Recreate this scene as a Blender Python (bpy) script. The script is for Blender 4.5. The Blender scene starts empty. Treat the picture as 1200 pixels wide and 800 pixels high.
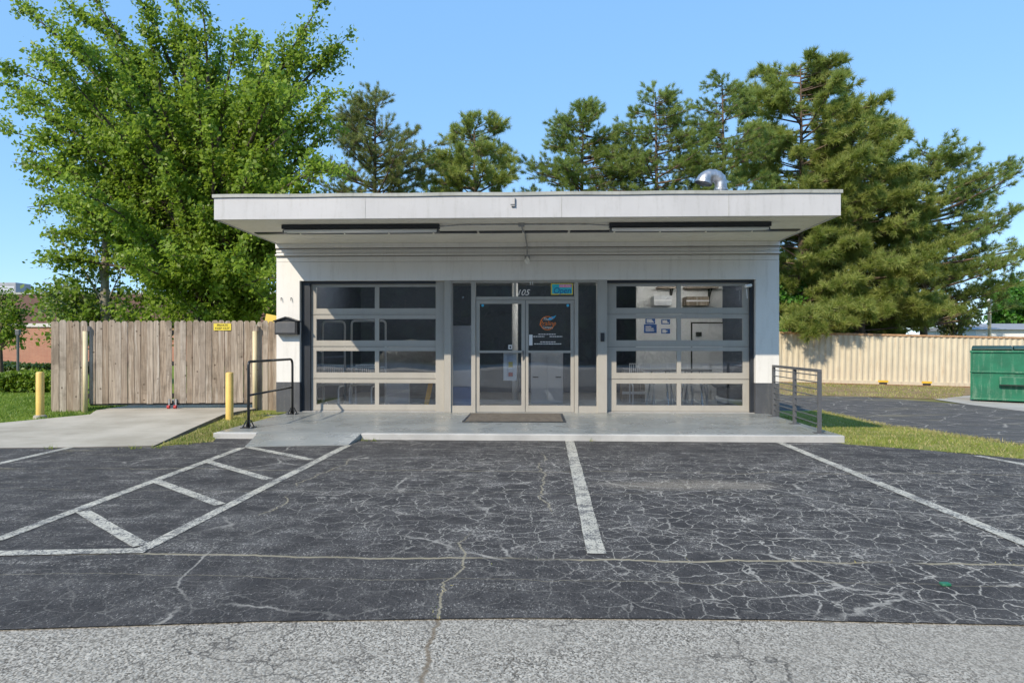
import bpy, bmesh, math, random
import numpy as np
from mathutils import Vector, Matrix
R = math.radians
random.seed(7); rng = np.random.default_rng(7)
S = bpy.context.scene; COL = S.collection

# ------------------------------------------------------------------ camera, sky, sun, exposure
EYE = 1.345; FPX = 740.0; YAW = math.atan(25/740)
cam_d = bpy.data.cameras.new('camera'); cam = bpy.data.objects.new('camera', cam_d); COL.objects.link(cam)
cam.location = (0, 0, EYE); cam.rotation_euler = (R(90), 0, YAW)
cam_d.sensor_width = 36; cam_d.lens = 36*FPX/1200; cam_d.shift_y = 5/1200; cam_d.clip_start = .1; cam_d.clip_end = 3000
S.camera = cam
SUN_DIR = Vector((.76, 1.12, -1.0)).normalized()          # the way the light travels
EL = math.asin(-SUN_DIR.z); AZ = math.atan2(-SUN_DIR.x, -SUN_DIR.y)
W = bpy.data.worlds.new('World'); S.world = W; W.use_nodes = True
wn = W.node_tree; bg = wn.nodes['Background']
sky = wn.nodes.new('ShaderNodeTexSky'); sky.sky_type = 'NISHITA'; sky.sun_disc = False
sky.sun_elevation = EL; sky.sun_rotation = AZ % (2*math.pi)
sky.altitude = 600; sky.air_density = 1.0; sky.dust_density = .15; sky.ozone_density = 1.6
mixs = wn.nodes.new('ShaderNodeMix'); mixs.data_type = 'RGBA'; mixs.inputs[0].default_value = .72; mixs.inputs[7].default_value = (.80, 1.80, 3.25, 1)
wn.links.new(sky.outputs[0], mixs.inputs[6]); wn.links.new(mixs.outputs[2], bg.inputs[0]); bg.inputs[1].default_value = .15
sun_d = bpy.data.lights.new('sun', 'SUN'); sun_d.energy = 2.5; sun_d.angle = R(.55); sun_d.color = (1, .875, .70)
sun = bpy.data.objects.new('sun', sun_d); COL.objects.link(sun); sun.location = (-10, -15, 20)
sun.rotation_euler = SUN_DIR.to_track_quat('-Z', 'Y').to_euler()
S.view_settings.view_transform = 'Standard'; S.view_settings.look = 'None'
S.view_settings.exposure = 1.05; S.view_settings.gamma = 1
S.cycles.use_denoising = True; S.cycles.max_bounces = 8; S.cycles.transparent_max_bounces = 16
S.cycles.sample_clamp_indirect = 6

# ------------------------------------------------------------------ measuring helpers
CO, SI = math.cos(YAW), math.sin(YAW)
def XF(px, Y):                        # x of the plane y = Y seen at photo column px
    u = (px-600)/FPX; t = Y/(CO+u*SI); return t*(-SI+u*CO)
def ZF(px, py, Y):
    u = (px-600)/FPX; t = Y/(CO+u*SI); return EYE+t*(405-py)/FPX
def lerp(v, xs, ys): return float(np.interp(v, xs, ys))
def gz(x, y):                         # the terrain
    r = lerp(y, [8.8, 14, 33, 60], [0, -.42, -.57, -.6])
    r -= .024*max(-8, min(10, x-18.5))*max(0, min(1, (y-18)/10)) if x > 4 else 0
    l = lerp(y, [9.0, 12], [0, .09])
    k = max(0, min(1, (x+4)/8)); return l+(r-l)*k
def G(px, py):                        # where the ground is, seen at a photo pixel
    u = (px-600)/FPX; v = (405-py)/FPX; d = Vector((-SI+u*CO, CO+u*SI, v)); t = 1.0
    while t < 300:
        p = Vector((0, 0, EYE))+d*t
        if p.z <= gz(p.x, p.y): break
        t += .01 if t < 40 else .2
    return (p.x, p.y)

# ------------------------------------------------------------------ object helpers
class MB:
    def __init__(s): s.v = []; s.f = []
    def add(s, vs, fs):
        o = len(s.v); s.v += [tuple(v) for v in vs]; s.f += [tuple(i+o for i in f) for f in fs]; return s
    def box(s, x0, x1, y0, y1, z0, z1):
        if x1 < x0: x0, x1 = x1, x0
        return s.add([(x0,y0,z0),(x1,y0,z0),(x1,y1,z0),(x0,y1,z0),(x0,y0,z1),(x1,y0,z1),(x1,y1,z1),(x0,y1,z1)],
            [(0,3,2,1),(4,5,6,7),(0,1,5,4),(1,2,6,5),(2,3,7,6),(3,0,4,7)])
    def bar(s, a, b, w, h, up=(0,0,1)):      # rectangular bar from a to b
        a = Vector(a); b = Vector(b); d = (b-a).normalized(); up = Vector(up)
        if abs(d.dot(up)) > .95: up = Vector((0,1,0))
        r = d.cross(up).normalized(); u = r.cross(d)
        vs = [p+r*sx*w/2+u*sz*h/2 for p in (a, b) for sx, sz in ((-1,-1),(1,-1),(1,1),(-1,1))]
        return s.add(vs, [(3,2,1,0),(4,5,6,7),(0,1,5,4),(1,2,6,5),(2,3,7,6),(3,0,4,7)])
    def tube(s, pts, rad, n=10, cap=True):
        pts = [Vector(p) for p in pts]; rads = rad if isinstance(rad, (list, tuple)) else [rad]*len(pts)
        prev = None; rings = []
        for i, p in enumerate(pts):
            d = (pts[min(i+1, len(pts)-1)]-pts[max(i-1, 0)]).normalized()
            if prev is None: prev = Vector((1,0,0)) if abs(d.x) < .9 else Vector((0,1,0))
            r = (prev-d*prev.dot(d)).normalized(); prev = r; u = d.cross(r)
            rings.append([p+(r*math.cos(a)+u*math.sin(a))*rads[i] for a in [2*math.pi*k/n for k in range(n)]])
        vs = [v for r in rings for v in r]; fs = []
        for i in range(len(pts)-1):
            for k in range(n): fs.append((i*n+k, i*n+(k+1)%n, (i+1)*n+(k+1)%n, (i+1)*n+k))
        if cap: fs += [tuple(range(n-1, -1, -1)), tuple((len(pts)-1)*n+k for k in range(n))]
        return s.add(vs, fs)
    def lathe(s, prof, n=24, at=(0,0,0)):
        vs = [(at[0]+r*math.cos(2*math.pi*k/n), at[1]+r*math.sin(2*math.pi*k/n), at[2]+z) for r, z in prof for k in range(n)]; fs = []
        for i in range(len(prof)-1):
            for k in range(n): fs.append((i*n+k, i*n+(k+1)%n, (i+1)*n+(k+1)%n, (i+1)*n+k))
        return s.add(vs, fs)
    def prism(s, poly, y0, y1):              # polygon of (x, z) extruded along y
        n = len(poly); vs = [(x, y0, z) for x, z in poly]+[(x, y1, z) for x, z in poly]
        return s.add(vs, [tuple(range(n)), tuple(range(2*n-1, n-1, -1))]+[(i, i+n, (i+1)%n+n, (i+1)%n) for i in range(n)])
    def build(s, name, m, parent=None, loc=None, bevel=0, smooth=False):
        w = Vector(loc) if loc else (world_loc(parent) if parent else Vector((0,0,0)))
        me = bpy.data.meshes.new(name); me.from_pydata([Vector(v)-w for v in s.v], [], s.f); me.update()
        bm = bmesh.new(); bm.from_mesh(me); bmesh.ops.recalc_face_normals(bm, faces=bm.faces); bm.to_mesh(me); bm.free()
        return link(name, me, m, parent, w, bevel, smooth)
def world_loc(o):
    v = Vector((0,0,0))
    while o: v += o.location; o = o.parent
    return v
def link(name, me, m, parent, w, bevel=0, smooth=False):
    if m: me.materials.append(m)
    o = bpy.data.objects.new(name, me); COL.objects.link(o)
    if parent: o.parent = parent; o.location = w-world_loc(parent)
    else: o.location = w
    if smooth:
        for p in me.polygons: p.use_smooth = True
    if bevel:
        b = o.modifiers.new('bevel', 'BEVEL'); b.width = bevel; b.segments = 2; b.limit_method = 'ANGLE'; b.angle_limit = R(40)
    return o
def tag(o, label, cat, group=None):
    o['label'] = label; o['category'] = cat
    if group: o['group'] = group
    return o
def thing(name, label, cat, loc, group=None):
    o = bpy.data.objects.new(name, None); COL.objects.link(o); o.location = loc; o.empty_display_size = .2
    return tag(o, label, cat, group)
def structure(o): o['kind'] = 'structure'; return o
def copy_tree(o, parent=None):
    c = o.copy(); COL.objects.link(c); c.parent = parent
    for ch in [k for k in bpy.data.objects if k.parent == o]: copy_tree(ch, c)
    return c
def dup(o, loc, label, rz=None):
    kids = {}
    for k in bpy.data.objects: kids.setdefault(k.parent, []).append(k)
    def cp(a, par):
        c = a.copy(); COL.objects.link(c); c.parent = par
        for ch in kids.get(a, []): cp(ch, c)
        return c
    c = cp(o, None); c.location = loc; c['label'] = label
    if rz is not None: c.rotation_euler.z = rz
    return c
def text_mesh(name, body, size, m, parent, at, shear=0, width=None, depth=.002, rot=(R(90),0,0), align='CENTER'):
    cu = bpy.data.curves.new(name, 'FONT'); cu.body = body; cu.size = size; cu.shear = shear; cu.extrude = depth; cu.align_x = align; cu.align_y = 'CENTER'
    t = bpy.data.objects.new(name, cu); COL.objects.link(t)
    bpy.context.view_layer.update()
    me = bpy.data.meshes.new_from_object(t.evaluated_get(bpy.context.evaluated_depsgraph_get()))
    xs = [v.co.x for v in me.vertices]
    k = width/(max(xs)-min(xs)) if width else 1
    M = Matrix.Translation(Vector(at)-world_loc(parent)) @ Matrix.Rotation(rot[2], 4, 'Z') @ Matrix.Rotation(rot[0], 4, 'X') @ Matrix.Diagonal((k, 1, 1, 1))
    me.transform(M); bpy.data.objects.remove(t); bpy.data.curves.remove(cu)
    me.materials.clear(); o = link(name, me, m, parent, world_loc(parent)); return o

# ------------------------------------------------------------------ materials
class N:
    """small wrapper for building node trees"""
    def __init__(s, name):
        s.m = bpy.data.materials.new(name); s.m.use_nodes = True; s.t = s.m.node_tree; s.t.nodes.clear()
        s.out = s.n('ShaderNodeOutputMaterial')
    def n(s, t, **k):
        a = s.t.nodes.new(t)
        for q, v in k.items(): setattr(a, q, v)
        return a
    def put(s, sock, v):
        if hasattr(v, 'is_output'): s.t.links.new(v, sock)
        elif isinstance(v, (tuple, list)) and len(v) == 3 and sock.type == 'RGBA': sock.default_value = (*v, 1)
        else: sock.default_value = v
    def pos(s, scale=(1,1,1), obj=False):
        g = s.n('ShaderNodeTexCoord').outputs['Object'] if obj else s.n('ShaderNodeNewGeometry').outputs['Position']
        mp = s.n('ShaderNodeMapping'); s.put(mp.inputs[0], g); mp.inputs['Scale'].default_value = scale; return mp.outputs[0]
    def noise(s, vec, scale, detail=4, rough=.55, col=False, dist=0):
        a = s.n('ShaderNodeTexNoise'); s.put(a.inputs['Vector'], vec); a.inputs['Scale'].default_value = scale
        a.inputs['Detail'].default_value = detail; a.inputs['Roughness'].default_value = rough; a.inputs['Distortion'].default_value = dist
        return a.outputs['Color' if col else 'Fac']
    def voro(s, vec, scale, feature='DISTANCE_TO_EDGE', out='Distance', rnd=1):
        a = s.n('ShaderNodeTexVoronoi', feature=feature); s.put(a.inputs['Vector'], vec); a.inputs['Scale'].default_value = scale
        a.inputs['Randomness'].default_value = rnd; return a.outputs[out]
    def math(s, op, a, b=0.0, c=0.0, clamp=False):
        q = s.n('ShaderNodeMath', operation=op, use_clamp=clamp); s.put(q.inputs[0], a); s.put(q.inputs[1], b); s.put(q.inputs[2], c); return q.outputs[0]
    def vadd(s, a, b, op='ADD'):
        q = s.n('ShaderNodeVectorMath', operation=op); s.put(q.inputs[0], a); s.put(q.inputs[1], b); return q.outputs[0]
    def vscale(s, a, k):
        q = s.n('ShaderNodeVectorMath', operation='SCALE'); s.put(q.inputs[0], a); q.inputs['Scale'].default_value = k; return q.outputs[0]
    def rng(s, v, a, b, c=0.0, d=1.0, smooth=True):
        q = s.n('ShaderNodeMapRange', clamp=True); q.interpolation_type = 'SMOOTHSTEP' if smooth else 'LINEAR'
        s.put(q.inputs[0], v)
        for i, x in enumerate((a, b, c, d)): s.put(q.inputs[1+i], x)
        return q.outputs[0]
    def mix(s, f, a, b, blend='MIX'):
        q = s.n('ShaderNodeMix', data_type='RGBA', blend_type=blend, clamp_factor=True)
        s.put(q.inputs[0], f); s.put(q.inputs[6], a); s.put(q.inputs[7], b); return q.outputs[2]
    def xyz(s, v):
        q = s.n('ShaderNodeSeparateXYZ'); s.put(q.inputs[0], v); return q.outputs
    def island(s): return s.n('ShaderNodeNewGeometry').outputs['Random Per Island']
    def bump(s, h, st, dist=.01):
        q = s.n('ShaderNodeBump'); s.put(q.inputs['Height'], h); q.inputs['Strength'].default_value = st; q.inputs['Distance'].default_value = dist; return q.outputs[0]
    def bsdf(s, col, rough=.6, metal=0.0, normal=None, spec=.5, emit=None, estr=0):
        b = s.n('ShaderNodeBsdfPrincipled'); s.put(b.inputs['Base Color'], col); s.put(b.inputs['Roughness'], rough); s.put(b.inputs['Metallic'], metal)
        b.inputs['Specular IOR Level'].default_value = spec
        if normal is not None: s.put(b.inputs['Normal'], normal)
        if emit: s.put(b.inputs['Emission Color'], emit); b.inputs['Emission Strength'].default_value = estr
        return b.outputs[0]
    def done(s, sh): s.t.links.new(sh, s.out.inputs[0]); return s.m

def paint(name, c, rough=.5, var=.12, scale=1.5, dirt=None, dirt_amt=0, streak=True, metal=0.0, bump=.1, spec=.5):
    n = N(name); p = n.pos()
    v = n.noise(p, scale, 6, .6)
    col = n.mix(n.rng(v, .3, .7), tuple(x*(1-var) for x in c), tuple(min(.9, x*(1+var*.6)) for x in c))
    if dirt:
        q = n.noise(n.pos((6, 6, .7) if streak else (2, 2, 2)), 1.6, 6, .65)
        q2 = n.noise(p, 26, 3, .6)
        col = n.mix(n.math('MULTIPLY', n.rng(n.math('ADD', n.math('MULTIPLY', q, .8), n.math('MULTIPLY', q2, .2)), .48, .72), dirt_amt), col, dirt)
    return n.done(n.bsdf(col, rough, metal, n.bump(n.noise(p, 60, 4), bump, .004), spec))

M = {}
M['white'] = paint('white_paint', (.73, .72, .695), .45, .04, 1.2, (.42, .40, .36), .3)
M['fascia'] = paint('fascia_paint', (.50, .50, .505), .4, .07, .9, (.33, .33, .31), .45)
M['soffit'] = paint('soffit_paint', (.84, .80, .70), .6, .05, 1.3, (.4, .37, .32), .25)
M['drip'] = paint('drip_edge_metal', (.36, .37, .34), .45, .15, 2, (.12, .12, .1), .5)
M['basepaint'] = paint('dark_base_paint', (.075, .08, .09), .5, .15, 3, (.2, .2, .19), .4)
M['darktrim'] = paint('charcoal_trim', (.022, .027, .036), .45, .2, 3)
M['frame'] = paint('beige_aluminium', (.37, .355, .32), .42, .06, 2, (.24, .22, .19), .25)
M['blackmetal'] = paint('black_metal', (.02, .022, .025), .4, .2, 8, (.12, .11, .1), .3)
M['hours'] = paint('hours_vinyl', (.7, .7, .7), .5, .05, 5)
M['greymetal'] = paint('dark_grey_metal', (.1, .105, .115), .38, .1, 8, (.2, .19, .17), .3)
M['galv'] = paint('galvanised_steel', (.45, .46, .48), .42, .25, 12, (.25, .24, .23), .6, metal=.9)
M['rubbermat'] = paint('brown_mat', (.13, .115, .095), .9, .3, 14, (.2, .18, .15), .5, streak=False)
M['navy'] = paint('navy_wall', (.07, .09, .13), .7, .1, 2)
M['inwhite'] = paint('interior_white', (.8, .8, .78), .7, .05, 2)
M['infloor'] = paint('interior_floor', (.36, .36, .36), .4, .1, 2)
M['ceil'] = paint('interior_ceiling', (.75, .75, .74), .8, .05, 2)
M['chrome'] = paint('chrome_tube', (.75, .75, .76), .18, .05, 5, metal=.95)
M['whitetube'] = paint('white_tube', (.8, .8, .8), .35, .05, 5)
M['darkcloth'] = paint('dark_curtain', (.07, .075, .085), .9, .2, 8)
M['greycloth'] = paint('grey_upholstery', (.2, .2, .2), .9, .15, 8)
M['greypanel'] = paint('grey_panel', (.6, .61, .65), .6, .06, 3)
M['bluepanel'] = paint('blue_panel', (.22, .33, .60), .6, .06, 3)
M['appliance'] = paint('appliance_enamel', (.55, .56, .58), .3, .04, 3)
M['blue'] = paint('blue_ink', (.02, .1, .35), .5, .1, 8)
M['paperwhite'] = paint('white_paper', (.75, .75, .74), .6, .03, 8)
M['red'] = paint('red_plastic', (.45, .03, .03), .4, .1, 8)
M['yellowpl'] = paint('amber_board', (.75, .36, .02), .5, .08, 6)
M['yellow'] = paint('yellow_post_paint', (.74, .5, .13), .45, .1, 4, (.5, .38, .2), .5)
M['palepost'] = paint('faded_yellow_paint', (.66, .57, .36), .5, .1, 4, (.45, .38, .26), .5)
M['signyellow'] = paint('sign_yellow', (.72, .58, .06), .45, .08, 9)
M['ink'] = paint('black_ink', (.02, .02, .02), .6, .1, 9)
M['orange'] = paint('orange_vinyl', (.75, .2, .03), .5, .05, 9)
M['cyan'] = paint('cyan_vinyl', (.05, .45, .75), .5, .05, 9)
M['signcyan'] = paint('sign_cyan', (.03, .5, .6), .5, .05, 9)
M['pink'] = paint('sign_pink', (.8, .2, .42), .5, .05, 9)
M['jointshade'] = paint('brown_joint_shadow', (.16, .14, .11), .8, .1, 3)
M['dump'] = paint('green_dumpster_paint', (.010, .145, .075), .45, .22, 2.2, (.2, .3, .22), .55, streak=True)
M['dumplid'] = paint('dark_green_lid', (.015, .06, .045), .5, .2, 3)
M['contain'] = paint('cream_container_paint', (.58, .52, .385), .5, .08, 1.0, (.34, .22, .12), .5)
M['rust'] = paint('rusty_rail', (.42, .25, .13), .7, .25, 5, (.6, .5, .34), .6)
M['forky'] = paint('yellow_pocket_paint', (.7, .45, .04), .5, .1, 4)
M['bark'] = paint('brown_bark', (.075, .055, .042), .9, .4, 9, bump=.6)
M['barkpale'] = paint('pale_bark', (.3, .27, .21), .9, .3, 7, (.08, .07, .06), .7, bump=.5)
M['barkpine'] = paint('pine_bark', (.13, .09, .065), .9, .4, 6, bump=.6)
M['tube'] = paint('fluorescent_tube', (.8, .8, .78), .25, .03, 5)
M['greyroof'] = paint('grey_roof', (.28, .29, .31), .6, .1, 2)
M['roofmem'] = paint('roof_membrane', (.35, .35, .34), .8, .1, 1)
M['curtainwhite'] = paint('pale_stone_band', (.55, .53, .5), .6, .05, 2)
M['yard'] = paint('yard_sign_yellow', (.7, .52, .1), .5, .1, 4)

def leafmat(name, a, b, trans=.35, hue=None):
    n = N(name); r = n.island(); big = n.noise(n.pos(), .9, 3)
    col = n.mix(r, a, b); col = n.mix(n.rng(big, .35, .65), col, tuple(x*.8 for x in a))
    if hue: col = n.mix(n.rng(n.math('FRACT', n.math('MULTIPLY', r, 17.3)), .8, .95), col, hue)
    d = n.bsdf(col, .45, spec=.35); t = n.n('ShaderNodeBsdfTranslucent'); n.put(t.inputs[0], n.mix(.5, col, (.35, .5, .05), 'MIX') if trans else col)
    mx = n.n('ShaderNodeMixShader'); mx.inputs[0].default_value = trans; n.t.links.new(d, mx.inputs[1]); n.t.links.new(t.outputs[0], mx.inputs[2])
    return n.done(mx.outputs[0])
M['leaf'] = leafmat('broad_leaf', (.175, .28, .025), (.36, .485, .075), .5)
M['leafb'] = leafmat('broad_leaf_yellowish', (.13, .22, .02), (.26, .36, .055), .4)
M['leafg'] = leafmat('bright_green_leaf', (.05, .16, .015), (.09, .25, .03), .3)
M['hedge'] = leafmat('hedge_leaf', (.11, .19, .015), (.21, .31, .03), .3)
M['hedged'] = leafmat('dark_hedge_leaf', (.03, .07, .012), (.06, .11, .02), .2)
M['needle'] = leafmat('pine_needle', (.27, .32, .08), (.55, .58, .2), .5)
M['needled'] = leafmat('dull_pine_needle', (.18, .21, .075), (.37, .39, .16), .45, (.33, .26, .13))
M['needleg'] = leafmat('olive_pine_needle', (.21, .28, .07), (.44, .51, .18), .5)
M['farwood'] = leafmat('distant_leaf', (.03, .06, .012), (.07, .11, .02), .2)
M['blade'] = leafmat('grass_blade', (.2, .26, .04), (.36, .38, .09), .3, (.5, .42, .2))
M['blade_dry'] = leafmat('dry_grass_blade', (.38, .33, .14), (.55, .47, .22), .25, (.26, .3, .07))
M['blade_lush'] = leafmat('lush_grass_blade', (.15, .25, .035), (.27, .36, .06), .3)

def glass(name, tint=(.93, .945, .96), refl=.105):
    n = N(name); nb = n.bump(n.noise(n.pos((.8, 1, 2.2)), .9, 1, .3), .10, .03)
    t = n.n('ShaderNodeBsdfTransparent'); n.put(t.inputs[0], tint)
    g = n.n('ShaderNodeBsdfGlossy'); g.inputs['Roughness'].default_value = .0; n.put(g.inputs['Color'], (.95, .97, 1)); n.put(g.inputs['Normal'], nb)
    fr = n.n('ShaderNodeFresnel'); fr.inputs[0].default_value = 1.45
    f = n.math('ADD', n.math('MULTIPLY', fr.outputs[0], .9), refl-.035, clamp=True)
    mx = n.n('ShaderNodeMixShader'); n.put(mx.inputs[0], f); n.t.links.new(t.outputs[0], mx.inputs[1]); n.t.links.new(g.outputs[0], mx.inputs[2])
    return n.done(mx.outputs[0])
M['glass'] = glass('window_glass')

def m_ground():
    n = N('open_ground'); p = n.pos()
    c = n.mix(n.rng(n.noise(p, .35, 6), .35, .65), (.16, .17, .055), (.28, .23, .11))
    c = n.mix(n.math('MULTIPLY', n.noise(p, 30, 4), .4), c, (.1, .11, .03))
    return n.done(n.bsdf(c, .95, normal=n.bump(n.noise(p, 20, 5), .5, .03), spec=.1))
def m_lawn(name, a, b, c3):
    n = N(name); p = n.pos()
    c = n.mix(n.rng(n.noise(p, 1.3, 5), .35, .65), a, b)
    c = n.mix(n.rng(n.noise(p, 2.6, 5, .7), .55, .7), c, c3)
    c = n.mix(n.math('MULTIPLY', n.noise(p, 60, 3), .5), c, tuple(x*.55 for x in a))
    return n.done(n.bsdf(c, .95, normal=n.bump(n.noise(p, 50, 4), .7, .03), spec=.1))
M['ground'] = m_ground()
M['lawn'] = m_lawn('lawn_soil', (.22, .25, .06), (.33, .32, .10), (.45, .36, .19))
M['lawn_lush'] = m_lawn('green_lawn', (.17, .24, .04), (.25, .31, .06), (.28, .3, .09))
M['dirt'] = m_lawn('bare_dirt', (.3, .21, .12), (.36, .28, .15), (.27, .26, .09))
M['redsoil'] = m_lawn('red_clay', (.33, .15, .08), (.3, .19, .11), (.35, .26, .14))

def spot(n, x, y, cx, cy, rx, ry):
    a = n.math('DIVIDE', n.math('SUBTRACT', x, cx), rx); b = n.math('DIVIDE', n.math('SUBTRACT', y, cy), ry)
    return n.math('ADD', n.math('MULTIPLY', a, a), n.math('MULTIPLY', b, b))
def seam(n, coord, c, amp_noise, amp, w0, w1):
    """mask of a wandering crack along coord = c"""
    d = n.math('ABSOLUTE', n.math('ADD', n.math('SUBTRACT', coord, c), n.math('MULTIPLY', n.math('SUBTRACT', amp_noise, .5), amp)))
    return n.rng(d, w0, w1, 1, 0)
def asphalt(name, back=False):
    n = N(name); p = n.pos(); x, y, z = n.xyz(p)
    fine = n.noise(p, 150, 3, .75); mid = n.noise(p, 3.0, 6, .65); big = n.noise(p, .55, 4, .6)
    streak = n.noise(n.pos((.8, 6, 1)), 1.5, 8, .75, dist=.6); grain = n.noise(n.pos((1, .55, 1)), 85, 4, .8); band = n.rng(y, 3.3, 4.1, .45, 1)
    c = n.mix(n.rng(mid, .3, .7), (.042, .0395, .039), (.082, .077, .073))
    c = n.mix(n.math('MULTIPLY', n.rng(n.math('ADD', n.math('MULTIPLY', streak, .55), n.math('MULTIPLY', grain, .45)), .52, .63), n.math('MULTIPLY', band, .6)), c, (.19, .18, .16))        # sealer worn off in brush strokes
    c = n.mix(n.math('MULTIPLY', n.rng(n.math('ADD', n.math('MULTIPLY', mid, .5), n.math('MULTIPLY', big, .5)), .5, .68), .4), c, (.15, .147, .14))
    c = n.mix(n.rng(n.math('ADD', grain, n.math('MULTIPLY', n.math('SUBTRACT', n.math('ADD', n.math('MULTIPLY', streak, .6), n.math('MULTIPLY', mid, .4)), .5), n.math('MULTIPLY', band, .8))), .585, .68), c, (.37, .35, .315))                                      # exposed aggregate
    c = n.mix(n.rng(grain, .44, .36), c, (.016, .0155, .016))
    crackc = n.mix(n.noise(p, 9, 4), (.33, .31, .265), (.54, .51, .45))
    wob = n.vadd(p, n.vscale(n.vadd(n.noise(p, 2.2, 4, .6, True), (.5, .5, .5), 'SUBTRACT'), .16))
    wob2 = n.vadd(wob, n.vscale(n.vadd(n.noise(p, 14, 3, .6, True), (.5, .5, .5), 'SUBTRACT'), .045))
    if not back:
        # alligator cracking, strongest to the right of the middle stripe
        zone = n.rng(n.math('ADD', spot(n, x, y, 3.6, 5.0, 3.6, 2.6), n.math('MULTIPLY', big, .8)), .8, 2.0, 1, .22)
        zone2 = n.rng(n.math('ADD', spot(n, x, y, 0.2, 6.0, 2.6, 2.2), n.math('MULTIPLY', mid, .9)), .8, 2.0, .8, 0)
        zone = n.math('MAXIMUM', zone, zone2)
        w = n.rng(n.noise(p, 5, 3), .3, .7, .0022, .0075)
        e1 = n.rng(n.math('DIVIDE', n.voro(wob2, 5.8), 5.8), 0, w, 1, 0)
        brk = n.rng(n.noise(p, 2.2, 5, .7), .30, .48, .1, 1)
        net = n.math('MULTIPLY', n.math('MULTIPLY', e1, brk), zone)
        e2 = n.math('MULTIPLY', n.rng(n.math('DIVIDE', n.voro(wob2, 8), 8), 0, .006, 1, 0), n.math('MULTIPLY', zone, n.rng(n.noise(p, 1.9, 2), .48, .6)))
        net = n.math('MAXIMUM', net, n.math('MULTIPLY', e2, .4))
        # sparse long cracks elsewhere
        e3 = n.math('MULTIPLY', n.rng(n.math('DIVIDE', n.voro(wob2, .8), .8), 0, .014, 1, 0), n.rng(n.noise(p, .9, 2), .5, .62))
        net = n.math('MAXIMUM', net, n.math('MULTIPLY', e3, .8))
        c = n.mix(n.math('MULTIPLY', net, n.rng(grain, .38, .5, .6, 1)), c, crackc)
        wn_ = n.noise(n.pos((1.1, .2, 1)), 1.0, 5, .65); wn2 = n.noise(n.pos((.2, 1.1, 1)), 1.0, 5, .65)
        tan = n.mix(n.noise(p, 7, 3), (.30, .25, .15), (.42, .38, .28))
        for cy, amp, w0, w1, k in ((3.98, .22, .003, .021, .9), (6.75, .4, .003, .016, .55), (5.75, .4, .001, .009, .35), (3.62, .25, .001, .008, .35)):
            c = n.mix(n.math('MULTIPLY', seam(n, y, cy, wn_, amp, w0, w1), n.math('MULTIPLY', k, n.rng(n.noise(p, 1.4, 3), .3, .5))), c, tan)
        for cx, amp, y0, y1 in ((-.47, .4, 0, 4.6), (-2.2, .6, 4.8, 7.6), (.1, .5, 5, 8)):
            mk = n.math('MULTIPLY', seam(n, x, cx, wn2, amp, .002, .011), n.math('MULTIPLY', n.rng(y, y0, y0+.3), n.rng(y, y1-.4, y1, 1, 0)))
            c = n.mix(n.math('MULTIPLY', mk, n.math('MULTIPLY', .75, n.rng(n.noise(p, 1.6, 3), .35, .5))), c, tan)
        # pale scuffed patch and oil drips in the bay
        sc = n.math('MULTIPLY', n.rng(n.math('ADD', spot(n, x, y, 1.5, 6.15, 1.2, .33), n.math('MULTIPLY', streak, 1.8)), .7, 1.7, 1, 0), n.rng(fine, .42, .56))
        c = n.mix(n.math('MULTIPLY', sc, .7), c, (.40, .35, .27))
        oil = n.rng(n.voro(n.vadd(p, n.vscale(n.noise(p, 4, 3, .6, True), .2)), 5.5, 'F1'), .10, .16, 1, 0)
        for cx, cy, rx, ry in ((3.05, 5.7, .75, .35), (2.3, 8.1, 1.3, .45), (-.55, 8.2, .6, .3)):
            c = n.mix(n.math('MULTIPLY', oil, n.rng(spot(n, x, y, cx, cy, rx, ry), .5, 1.2, .9, 0)), c, (.013, .013, .014))
            c = n.mix(n.math('MULTIPLY', n.rng(n.noise(p, 5, 4), .5, .7), n.rng(spot(n, x, y, cx, cy, rx*1.2, ry*1.3), .4, 1.2, .55, 0)), c, (.02, .02, .022))
        # weeds and grit creeping in along the left edge
        lf = n.math('MULTIPLY', n.rng(x, -6.6, -4.6, 1, 0), n.rng(n.noise(n.pos((.8, 4, 1)), 1.4, 6, .7), .55, .68))
        c = n.mix(n.math('MULTIPLY', lf, .6), c, (.22, .19, .09))
    else:
        c = n.mix(.45, c, (.12, .115, .11))
        e = n.rng(n.math('DIVIDE', n.voro(wob2, 1.1), 1.1), 0, .02, .7, 0); c = n.mix(e, c, crackc)
        c = n.mix(n.math('MULTIPLY', n.rng(n.noise(n.pos((.4, 2.4, 1)), .9, 5, .65), .52, .68), .6), c, (.26, .23, .15))
    h = n.math('ADD', n.noise(p, 140, 3, .7), n.math('MULTIPLY', n.noise(p, 30, 3), .5))
    return n.done(n.bsdf(c, .85, normal=n.bump(h, .8, .008), spec=.25))
M['asphalt'] = asphalt('sealed_asphalt'); M['asphalt_back'] = asphalt('faded_asphalt', True)
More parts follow.
